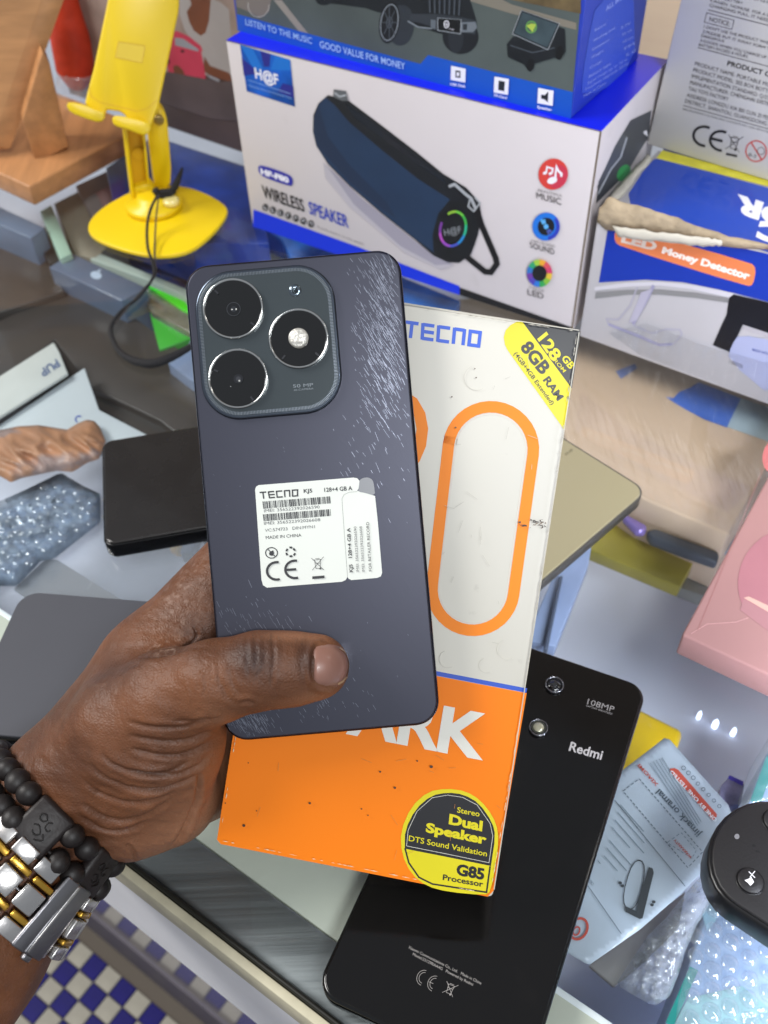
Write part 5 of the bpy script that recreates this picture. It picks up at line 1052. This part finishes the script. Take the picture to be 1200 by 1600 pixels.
# ------------------------------------------------------------------ hand: one continuous skin grown from a distance field (lens-frame metres: x right, y down, z away)
def J(x, y, d): return np.array([(x - 600) / FPX * d, (y - 800) / FPX * d, d])
def caps(P, a, b, ra, rb):
    ba = b - a; t = np.clip(((P - a) @ ba) / (ba @ ba), 0, 1); return np.linalg.norm(P - a - t[..., None] * ba, axis=-1) - (ra + (rb - ra) * t)
def smin(a, b, k):
    h = np.clip(.5 + .5 * (b - a) / k, 0, 1); return b * (1 - h) + a * h - k * h * (1 - h)
mm = .001
def sdf(P):
    W0, W1 = J(97, 1248, .352), J(-60, 1480, .333)
    # forearm and wrist (a little flattened)
    d = caps(P, W0, W1, 24.5 * mm, 28.5 * mm)
    d = smin(d, caps(P, W1, J(-240, 1750, .315), 28.5 * mm, 33 * mm), 6 * mm)
    # back of the hand, index side
    d = smin(d, caps(P, J(105, 1235, .353), J(250, 1050, .358), 24 * mm, 21.5 * mm), 8 * mm)
    d = smin(d, caps(P, J(250, 1050, .358), J(376, 905, .366), 21.5 * mm, 19 * mm), 8 * mm)
    # palm bulk behind
    d = smin(d, caps(P, J(130, 1240, .360), J(395, 1090, .386), 22 * mm, 17 * mm), 8 * mm)
    d = smin(d, caps(P, J(225, 1225, .362), J(405, 1175, .387), 24 * mm, 16.5 * mm), 4 * mm)
    # thenar mound
    th = caps(P, J(165, 1190, .345), J(255, 1150, .336), 23 * mm, 20 * mm)
    th = smin(th, caps(P, J(255, 1150, .336), J(262, 1215, .345), 19 * mm, 17 * mm), 10 * mm)
    d = smin(d, th, 6 * mm)
    # heel of the palm
    d = smin(d, caps(P, J(200, 1255, .352), J(262, 1245, .352), 20.5 * mm, 18 * mm), 6 * mm)
    # thumb
    t = caps(P, J(195, 1130, .334), J(262, 1092, .327), 19 * mm, 16.2 * mm)
    t = smin(t, caps(P, J(262, 1092, .327), J(335, 1065, .3195), 16.2 * mm, 13.3 * mm), 5 * mm)
    t = smin(t, caps(P, J(335, 1065, .3195), J(405, 1047, .3178), 13.0 * mm, 12.3 * mm), 5 * mm)
    t = smin(t, caps(P, J(405, 1047, .3178), J(452, 1045, .3185), 12.3 * mm, 11.6 * mm), 4 * mm)
    t = smin(t, caps(P, J(452, 1045, .3185), J(494, 1042, .3195), 11.7 * mm, 11.0 * mm), 4 * mm)
    d = smin(d, t, 7 * mm)
    # fingers under the box
    for k0, k1, k2, k3 in (((376, 905, .372), (505, 815, .3765), (580, 790, .3748), (632, 785, .3735)), ((385, 985, .378), (535, 900, .3775), (620, 885, .3752), (676, 884, .3737)),
                           ((392, 1070, .381), (538, 1000, .378), (618, 990, .3752), (670, 990, .3736)), ((398, 1150, .382), (520, 1090, .3775), (585, 1080, .3748), (628, 1080, .3732))):
        f = caps(P, J(*k0), J(*k1), 11.5 * mm, 9.6 * mm); f = smin(f, caps(P, J(*k1), J(*k2), 9.6 * mm, 8.6 * mm), 2 * mm); f = smin(f, caps(P, J(*k2), J(*k3), 8.5 * mm, 7.6 * mm), 2 * mm)
        d = smin(d, f, 3 * mm)
    return d
def surface_nets(fn, lo, hi, h):
    ax = [np.arange(lo[i], hi[i] + h, h) for i in range(3)]; G = np.stack(np.meshgrid(*ax, indexing='ij'), -1); D_ = np.empty(G.shape[:3])
    for i in range(G.shape[0]): D_[i] = fn(G[i])
    S = D_ < 0; n = np.array(D_.shape) - 1
    c = sum(S[i:i + n[0], j:j + n[1], k:k + n[2]].astype(int) for i in (0, 1) for j in (0, 1) for k in (0, 1)); act = (c > 0) & (c < 8)
    idx = -np.ones(act.shape, int); I = np.argwhere(act); idx[act] = np.arange(len(I)); acc = np.zeros((len(I), 3)); cnt = np.zeros(len(I))
    cor = [(i, j, k) for i in (0, 1) for j in (0, 1) for k in (0, 1)]
    for a_ in cor:
        for ax_ in range(3):
            if a_[ax_]: continue
            b_ = list(a_); b_[ax_] = 1
            da = D_[tuple((I + a_).T)]; db = D_[tuple((I + b_).T)]; m = (da < 0) != (db < 0); t = np.where(m, da / (da - db + 1e-15), 0)
            p = np.array(a_, float)[None] + t[:, None] * (np.array(b_) - np.array(a_))[None]; acc[m] += p[m]; cnt[m] += 1
    V = np.array(lo) + (I + acc / cnt[:, None]) * h; F_ = []
    for ax_ in range(3):
        o1, o2 = [(1, 2), (2, 0), (0, 1)][ax_]; A_ = S; sl0 = [slice(1, -1)] * 3; sl1 = [slice(1, -1)] * 3; sl0[ax_] = slice(0, -1); sl1[ax_] = slice(1, None)
        m = A_[tuple(sl0)] != A_[tuple(sl1)]; E_ = np.argwhere(m); st_ = A_[tuple(sl0)][m]; off = np.array([1, 1, 1]); off[ax_] = 0; E_ = E_ + off
        e1 = np.zeros(3, int); e1[o1] = 1; e2 = np.zeros(3, int); e2[o2] = 1
        q = [idx[tuple((E_ - e1 - e2).T)], idx[tuple((E_ - e2).T)], idx[tuple(E_.T)], idx[tuple((E_ - e1).T)]]; q = np.stack(q, 1); q[~st_] = q[~st_][:, ::-1]; F_.append(q)
    return V, np.concatenate(F_)
HV, HF = surface_nets(sdf, (-.215, -.02, .296), (.030, .245, .412), .0012)
HF = HF[(HF >= 0).all(1)]
def towrld(V): return _C + np.outer(V[:, 0], _R) + np.outer(V[:, 1], _D) + np.outer(V[:, 2], _F)
me = bpy.data.meshes.new('skin0'); me.from_pydata(HV.tolist(), [], HF.tolist()); me.update()
tmp = bpy.data.objects.new('tmp', me); COL.objects.link(tmp)
mo = tmp.modifiers.new('s', 'SMOOTH'); mo.iterations = 3; mo.factor = .5
mo = tmp.modifiers.new('u', 'SUBSURF'); mo.levels = 1; mo.render_levels = 1
dg = bpy.context.evaluated_depsgraph_get(); me2 = bpy.data.meshes.new_from_object(tmp.evaluated_get(dg)); bpy.data.objects.remove(tmp)
nv_ = len(me2.vertices); co_ = np.empty(nv_ * 3); me2.vertices.foreach_get('co', co_); co_ = co_.reshape(-1, 3); no_ = np.empty(nv_ * 3)
me2.vertices.foreach_get('normal', no_); no_ = no_.reshape(-1, 3)
if (no_[:, 2][co_[:, 2] < .33].mean()) > 0: me2.flip_normals(); me2.vertices.foreach_get('normal', q_ := np.empty(nv_ * 3)); no_ = q_.reshape(-1, 3)
px_ = np.stack([600 + FPX * co_[:, 0] / co_[:, 2], 800 + FPX * co_[:, 1] / co_[:, 2]], 1); front = np.clip(-no_[:, 2] * 2.2, 0, 1)
disp = np.zeros(nv_); tone = np.zeros(nv_)
def plen(P, line):
    d = np.full(len(P), 1e9); along = np.zeros(len(P)); L = 0; pts = [np.array(p, float) for p in line]; T = sum(np.linalg.norm(pts[i + 1] - pts[i]) for i in range(len(pts) - 1))
    for i in range(len(pts) - 1):
        a_, b_ = pts[i], pts[i + 1]; ba = b_ - a_; l = np.linalg.norm(ba); t = np.clip(((P - a_) @ ba) / (l * l), 0, 1); dd = np.linalg.norm(P - a_ - t[:, None] * ba, axis=1)
        m = dd < d; d[m] = dd[m]; along[m] = (L + t[m] * l) / T; L += l
    return d, along
def sm_line(l):
    p = [np.array(q, float) for q in l]; out = []
    for i in range(len(p) - 1):
        p0, p1, p2, p3 = p[max(i - 1, 0)], p[i], p[i + 1], p[min(i + 2, len(p) - 1)]
        for t in (0, .33, .66): out.append(.5 * (2 * p1 + (p2 - p0) * t + (2 * p0 - 5 * p1 + 4 * p2 - p3) * t * t + (3 * p1 - p0 - 3 * p2 + p3) * t ** 3))
    return out + [p[-1]]
ZH = zc(0, 1150, 3.556); ZI = zc(200, 940, 3); ZJ = zc(0, 840, 3)
creases = [(l, .75, 3.2) for l in (
    ZH((560, 90), (620, 150), (700, 190), (790, 210), (870, 208), (960, 190), (1050, 140)), ZH((500, 150), (560, 215), (640, 262), (740, 300), (860, 305), (960, 275), (1045, 225)),
    ZH((470, 250), (540, 318), (640, 358), (760, 372), (880, 350), (1000, 295)), ZH((455, 370), (540, 432), (640, 462), (740, 458), (840, 420), (960, 340)),
    ZH((430, 430), (540, 505), (640, 527), (740, 510), (830, 460)), ZI((0, 560), (80, 582), (180, 592), (290, 582), (390, 545)), ZI((0, 625), (100, 650), (200, 658), (300, 645), (405, 600)),
    ZI((10, 690), (110, 718), (220, 722), (310, 700), (395, 650)), ZI((0, 790), (120, 812), (240, 805), (330, 765), (370, 725)), ZI((0, 870), (120, 882), (230, 865), (330, 800)))]
creases += [(ZI((332, 800), (332, 870), (318, 940), (285, 1030), (240, 1110), (200, 1150)), 1.3, 3.4), (ZI((683, 140), (680, 200), (684, 250), (678, 320), (672, 400)), .35, 3.0), (ZI((600, 140), (596, 200), (600, 270), (590, 330)), .22, 3.2),
            (ZI((560, 150), (555, 220), (560, 300), (570, 360)), .22, 3), (ZI((470, 260), (480, 330), (500, 400), (540, 450)), .28, 3), (ZI((420, 300), (430, 380), (470, 450), (520, 480)), .25, 3), (ZI((640, 230), (630, 300), (600, 360)), .2, 3),
            (ZI((600, 480), (560, 470), (520, 478)), .5, 3), (ZI((210, 560), (300, 560), (400, 560), (440, 540)), .5, 3),
            (ZJ((860, 510), (900, 490), (925, 455), (905, 415)), .5, 2.6), (ZJ((640, 560), (760, 548), (880, 520), (960, 500)), .6, 4), (ZJ((560, 640), (600, 610), (650, 590)), .3, 3),
            (ZJ((940, 640), (950, 690), (935, 740)), -.22, 2.2), (ZJ((1000, 580), (1010, 640), (1000, 690)), -.18, 2.2), (ZJ((870, 680), (885, 740), (890, 790)), -.2, 2.2),
            (ZH((700, 600), (740, 640), (760, 690)), .9, 3), ([(508, 1000), (490, 1006), (482, 1022), (481, 1045), (485, 1066), (500, 1079), (520, 1080)], -.55, 4.5), ([(492, 1012), (487, 1030), (487, 1052), (492, 1068)], .45, 2.2)]
zone = (px_[:, 0] > 0) & (px_[:, 1] > 820) & (front > 0)
for l, dep, sg_ in creases:
    P_i = np.where(zone)[0]; d, al = plen(px_[P_i], sm_line(l)); fade = np.clip(al / .18, 0, 1) * np.clip((1 - al) / .18, 0, 1); fade = fade ** .6
    g1 = np.exp(-(d / sg_) ** 2); g2 = np.exp(-((d - 2.3 * sg_) / (1.5 * sg_)) ** 2)
    disp[P_i] += (-dep * g1 + dep * .35 * g2) * fade * 1.15; tone[P_i] += np.maximum(dep, 0) * .35 * g1 * fade
# soft lumps, tendons, wrinkly knuckle
rs_ = np.random.RandomState(5)
for sc_, amp_ in ((70, .35), (180, .12), (420, .055)):
    for _ in range(7):
        k_v = rs_.randn(3); k_v /= np.linalg.norm(k_v); ph = rs_.rand() * 6.28; disp += amp_ / 3 * np.sin(co_ @ k_v * sc_ * 6.0 + ph)
co2 = co_ + no_ * (disp * mm * front)[:, None]
# skin tone: r = darker knuckle pigment and crease shade painted in, g = lighter palm-side skin, b = pale speckled patch
def gs(cx, cy, rx, ry, rot=0):
    ca, sa = math.cos(math.radians(rot)), math.sin(math.radians(rot)); dx, dy = px_[:, 0] - cx, px_[:, 1] - cy
    return np.exp(-(((dx * ca + dy * sa) / rx) ** 2 + ((-dx * sa + dy * ca) / ry) ** 2))
r_ = .8 * gs(400, 1035, 45, 45) + .75 * gs(478, 1030, 16, 34) + .35 * gs(330, 1020, 70, 25) + .45 * gs(195, 1050, 60, 30, -30) + tone * .9 + .35 * gs(60, 1200, 60, 50)
g_c = .75 * gs(500, 1092, 75, 13, -8) * .9 + .7 * gs(470, 993, 60, 9) + .9 * gs(290, 1300, 70, 60, -40) + .8 * gs(350, 1230, 45, 80) + .5 * gs(540, 1045, 13, 45) + .4 * gs(350, 1125, 40, 14, 20) + .5 * gs(230, 1330, 60, 25)
b_c = .3 * gs(270, 960, 32, 45, 30) + .45 * gs(262, 1010, 25, 12, -10) + .12 * gs(180, 1080, 40, 20) + .25 * gs(300, 890, 25, 40, 30)
at = me2.color_attributes.new('tone', 'FLOAT_COLOR', 'POINT'); at.data.foreach_set('color', np.stack([np.clip(r_, 0, 1), np.clip(g_c, 0, 1), np.clip(b_c, 0, 1), np.ones(nv_)], 1).ravel())
base = cpt(180, 1200, .35); Wc = towrld(co2) - base; me2.vertices.foreach_set('co', Wc.ravel()); me2.polygons.foreach_set('use_smooth', [True] * len(me2.polygons)); me2.update()
# world axes (R,D,F) keep handedness, so face order stays valid
sk_ = bpy.data.materials.new('skin'); sk_.use_nodes = True; nt = sk_.node_tree; b = nt.nodes['Principled BSDF']
b.inputs['Roughness'].default_value = .52; b.inputs['Subsurface Weight'].default_value = .12; b.inputs['Subsurface Radius'].default_value = (.8, .3, .15); b.inputs['Subsurface Scale'].default_value = .002; b.inputs['Specular IOR Level'].default_value = .45
at_ = nt.nodes.new('ShaderNodeAttribute'); at_.attribute_name = 'tone'; sp_ = nt.nodes.new('ShaderNodeSeparateColor'); nt.links.new(at_.outputs['Color'], sp_.inputs[0])
tc = nt.nodes.new('ShaderNodeTexCoord')
n1 = nt.nodes.new('ShaderNodeTexNoise'); n1.inputs['Scale'].default_value = 45; n1.inputs['Detail'].default_value = 7; nt.links.new(tc.outputs['Object'], n1.inputs['Vector'])
rp1 = nt.nodes.new('ShaderNodeValToRGB'); rp1.color_ramp.elements[0].position = .3; rp1.color_ramp.elements[1].position = .72; rp1.color_ramp.elements[0].color = srgb('553320'); rp1.color_ramp.elements[1].color = srgb('7a4b2d')
nt.links.new(n1.outputs['Fac'], rp1.inputs['Fac'])
def mixc(fac, a_, colr):
    m = nt.nodes.new('ShaderNodeMix'); m.data_type = 'RGBA'; nt.links.new(fac, m.inputs[0]); nt.links.new(a_, m.inputs[6]); m.inputs[7].default_value = srgb(colr); return m.outputs[2]
o1 = mixc(sp_.outputs[0], rp1.outputs[0], '35201a'); o2 = mixc(sp_.outputs[1], o1, '97674a')
n2 = nt.nodes.new('ShaderNodeTexNoise'); n2.inputs['Scale'].default_value = 420; n2.inputs['Detail'].default_value = 5; nt.links.new(tc.outputs['Object'], n2.inputs['Vector'])
r2 = nt.nodes.new('ShaderNodeValToRGB'); r2.color_ramp.elements[0].position = .5; r2.color_ramp.elements[1].position = .72; nt.links.new(n2.outputs['Fac'], r2.inputs['Fac'])
mm_ = nt.nodes.new('ShaderNodeMath'); mm_.operation = 'MULTIPLY'; nt.links.new(sp_.outputs[2], mm_.inputs[0]); nt.links.new(r2.outputs[0], mm_.inputs[1]); o3 = mixc(mm_.outputs[0], o2, 'c0a493')
nt.links.new(o3, b.inputs['Base Color'])
vo = nt.nodes.new('ShaderNodeTexVoronoi'); vo.feature = 'DISTANCE_TO_EDGE'; vo.inputs['Scale'].default_value = 850; nt.links.new(tc.outputs['Object'], vo.inputs['Vector'])
n3 = nt.nodes.new('ShaderNodeTexNoise'); n3.inputs['Scale'].default_value = 260; n3.inputs['Detail'].default_value = 6; nt.links.new(tc.outputs['Object'], n3.inputs['Vector'])
mxv = nt.nodes.new('ShaderNodeMath'); mxv.operation = 'MULTIPLY_ADD'; mxv.inputs[1].default_value = .9; nt.links.new(vo.outputs['Distance'], mxv.inputs[0]); nt.links.new(n3.outputs['Fac'], mxv.inputs[2])
bmp = nt.nodes.new('ShaderNodeBump'); bmp.inputs['Strength'].default_value = .42; bmp.inputs['Distance'].default_value = .0006; nt.links.new(mxv.outputs[0], bmp.inputs['Height']); nt.links.new(bmp.outputs[0], b.inputs['Normal'])
me2.name = 'person'; me2.materials.clear(); me2.materials.append(sk_)
person = link('person', me2, None, base); person['label'] = 'dark-skinned hand and forearm holding the phone and its carton, thumb on top'; person['category'] = 'person'
# thumb nail laid on the skin
def march(x, y):
    d = np.array([(x - 600) / FPX, (y - 800) / FPX, 1.]); z = .295
    for _ in range(60):
        s = float(sdf((d * z)[None])[0])
        if s < 1e-5: break
        z += s * .8
    return d * z
no = np.array(smooth_px([(489, 1009), (505, 1006), (528, 1008), (543, 1018), (549, 1036), (546, 1056), (534, 1069), (514, 1074), (494, 1070), (489, 1060), (488, 1030)], 1)); nc = np.array([517., 1040.])
Vn = []; K = 7
for kk in range(K + 1):
    for p in no:
        q = nc + (p - nc) * (kk / K if kk else .001); s = march(*q); lift = .00055 if kk < K else -.0004
        if kk == K - 1: lift = .00045
        Vn.append(s * (1 - lift / np.linalg.norm(s)))
N_ = len(no); Fn = [[k2 * N_ + i, k2 * N_ + (i + 1) % N_, (k2 + 1) * N_ + (i + 1) % N_, (k2 + 1) * N_ + i] for k2 in range(K) for i in range(N_)]
nm = mat('nail', '8f675a', .34, coat=.1, var=.08, vscale=90); 
nl = make('nail', towrld(np.array(Vn)), Fn, nm, person, smooth=True); fixn(nl)
rimo = [p for p in no if p[0] > 512 or p[1] < 1012]
Vr = []; 
ang_ = sorted(range(len(no)), key=lambda i: math.atan2(no[i][1] - 1040, no[i][0] - 512)); sel = [no[i] for i in ang_ if abs(math.atan2(no[i][1] - 1040, no[i][0] - 512)) < 1.15]
for kk in (1.0, .96, .91):
    for p in sel:
        q = nc + (p - nc) * kk; s = march(*q); Vr.append(s * (1 - (.00060 if kk < 1 else .0002) / np.linalg.norm(s)))
ns_ = len(sel); make('nail_edge', towrld(np.array(Vr)), [[k2 * ns_ + i, k2 * ns_ + i + 1, (k2 + 1) * ns_ + i + 1, (k2 + 1) * ns_ + i] for k2 in (0, 1) for i in range(ns_ - 1)], mat('nail_rim', 'bfa07c', .35, coat=.2), nl, smooth=True)
# ------------------------------------------------------------------ bracelet and watch around the wrist
W0, W1 = cpt(97, 1248, .352), cpt(-60, 1480, .333); ax_ = W1 - W0; ax_ /= np.linalg.norm(ax_)
TILT = 0.0
e1 = -_F - ax_ * (-_F @ ax_); e1 /= np.linalg.norm(e1); e2 = np.cross(ax_, e1)
if e2 @ _R < 0: e2 = -e2
def rp_(th, s, rho): th = math.radians(th); return W0 + ax_ * (s + TILT * (math.sin(th) - .65)) + rho * (math.cos(th) * e1 + math.sin(th) * e2)
TILT = 0.0
def fr_at(th): t = math.radians(th); n_ = math.cos(t) * e1 + math.sin(t) * e2; t_ = -math.sin(t) * e1 + math.cos(t) * e2 + ax_ * (TILT * math.cos(t) / .029); return n_, t_ / np.linalg.norm(t_)
def link_box(name, th, s, rho, half_t, half_s, thick, m, par, bevel=.0006, curve=0.0):
    n_, t_ = fr_at(th); c = rp_(th, s, rho); sx = np.cross(n_, t_); sx = sx / np.linalg.norm(sx)
    V = []
    for z_ in (0, thick):
        for a_, b_ in ((-1, -1), (1, -1), (1, 1), (-1, 1)): V.append(c + t_ * a_ * half_t + sx * b_ * half_s + n_ * z_)
    return fixn(make(name, V, [[0, 1, 2, 3], [4, 5, 6, 7], [0, 1, 5, 4], [1, 2, 6, 5], [2, 3, 7, 6], [3, 0, 4, 7]], m, par), bevel)
TILT = .0062
wdk = mat('bead_wood', '1a1413', .5, var=.3, vscale=150, bump=.2, bscale=400); wpl = mat('plate_wood', '1f1716', .5, var=.25, vscale=90, bump=.3, bscale=300)
br_ = thing('bead_bracelet', 'dark wooden bead bracelet with carved plates above the watch', 'bracelet', rp_(0, .011, .0))
sph = bpy.data.meshes.new('bead'); bm = bmesh.new(); bmesh.ops.create_uvsphere(bm, u_segments=18, v_segments=12, radius=.0043)
for f in bm.faces: f.smooth = True
bm.to_mesh(sph); bm.free(); sph.materials.append(wdk); bw0 = wloc(br_); RB = .0262; SB = .0122
for q in range(6):
    t0 = 6 + q * 56
    pl2 = link_box('plate', t0, SB, RB, .0074, .0082, .0046, wpl, br_, .0016)
    n_, t_ = fr_at(t0); pc_ = rp_(t0, SB, RB + .0047); gv = mat('groove', '120d0c', .7)
    def gp(*uv): return [pc_ + t_ * u * .001 + ax_ * v * .001 + n_ * .0001 for u, v in uv]
    for ln in (((-2.5, -3.2), (-1, -4), (.2, -3), (-.6, -1.8), (-2.2, -1.8), (-2.5, -3.2)), ((2.6, -3.5), (1.2, -2.6), (1, -1), (2.4, -.4), (3.2, -1.4)), ((-2.8, .8), (-1, 0), (.8, 1.6), (-.8, 3), (-2.2, 2.4)), ((1.6, 1.2), (2.8, 2.4), (1.4, 3.6), (0, 4.2))):
        tube('carving', gp(*ln), .00028, gv, pl2, n=5)
    for dt in ((20.5, 35.5) if q < 5 else (20.5, 34, 47.5, 60)):
        for ds in (-.0045, .0045):
            o = link('bead', sph, br_, rp_(t0 + dt + (1.5 if ds > 0 else 0), SB + ds, RB + .0028) - bw0); o.scale = (1, random.uniform(.93, 1.05), random.uniform(.92, 1.05))
for ds in (-.004, .004): tube('elastic', [rp_(t, SB + ds, RB + .0028) for t in range(0, 360, 12)], .0008, wdk, br_, n=6, close=True)
stl = mat('steel', 'c9c6c4', .2, 1.0, bump=.12, bscale=260, rvar=.22); stg = mat('gold_link', 'd3a648', .22, 1.0, bump=.12, bscale=260, rvar=.2); std = mat('steel_dark', '8d8c90', .24, 1.0, bump=.15, bscale=220, rvar=.25)
wa = thing('wrist_watch', 'two-tone steel and gold watch band with folded clasp on the wrist', 'watch', rp_(0, .036, 0)); RW = .0290; SW = .0308
def link_row(th, pitch, hs, tilt=0.0, k_=1.0):
    ht = pitch * math.pi / 180 * RW / 2 * .95
    for s_, hw, m_, dr in ((-.0103, .0029, stl, 0), (-.0059, .00125, stg, -.0001), (0, .0042, stl, .0003), (.0059, .00125, stg, -.0001), (.0103, .0029, stl, 0)):
        sh_f = pitch * .5 if m_ is stg else 0
        link_box('band_link', th + sh_f * .35, SW + s_ * k_, RW + dr, ht, hw * .93 * k_, .0029, m_, wa, .00055)
th = 24
while th > -170: link_row(th, 17.5, 0); th -= 18
th = 73
while th < 172: link_row(th, 17, 0, k_=.86); th += 17.6
link_box('clasp', 38.5, SW, RW + .0004, .0030, .0132, .0034, std, wa, .0008)
link_box('clasp', 49.5, SW, RW + .0002, .0043, .0128, .0036, std, wa, .0006)
link_box('clasp_ridge', 44.5, SW, RW + .0030, .0007, .0122, .0012, stl, wa, .0004)
link_box('clasp_button', 46, SW - .0140, RW + .0004, .0018, .0012, .0022, std, wa, .0006); link_box('clasp_button', 46, SW + .0140, RW + .0004, .0018, .0012, .0022, std, wa, .0006)
link_box('clasp_hinge', 58, SW, RW - .0012, .0032, .0120, .0030, stl, wa, .0006)
tube('band_core', [rp_(t, SW, RW - .0004) for t in range(0, 360, 10)], .0009, std, wa, n=6, close=True)
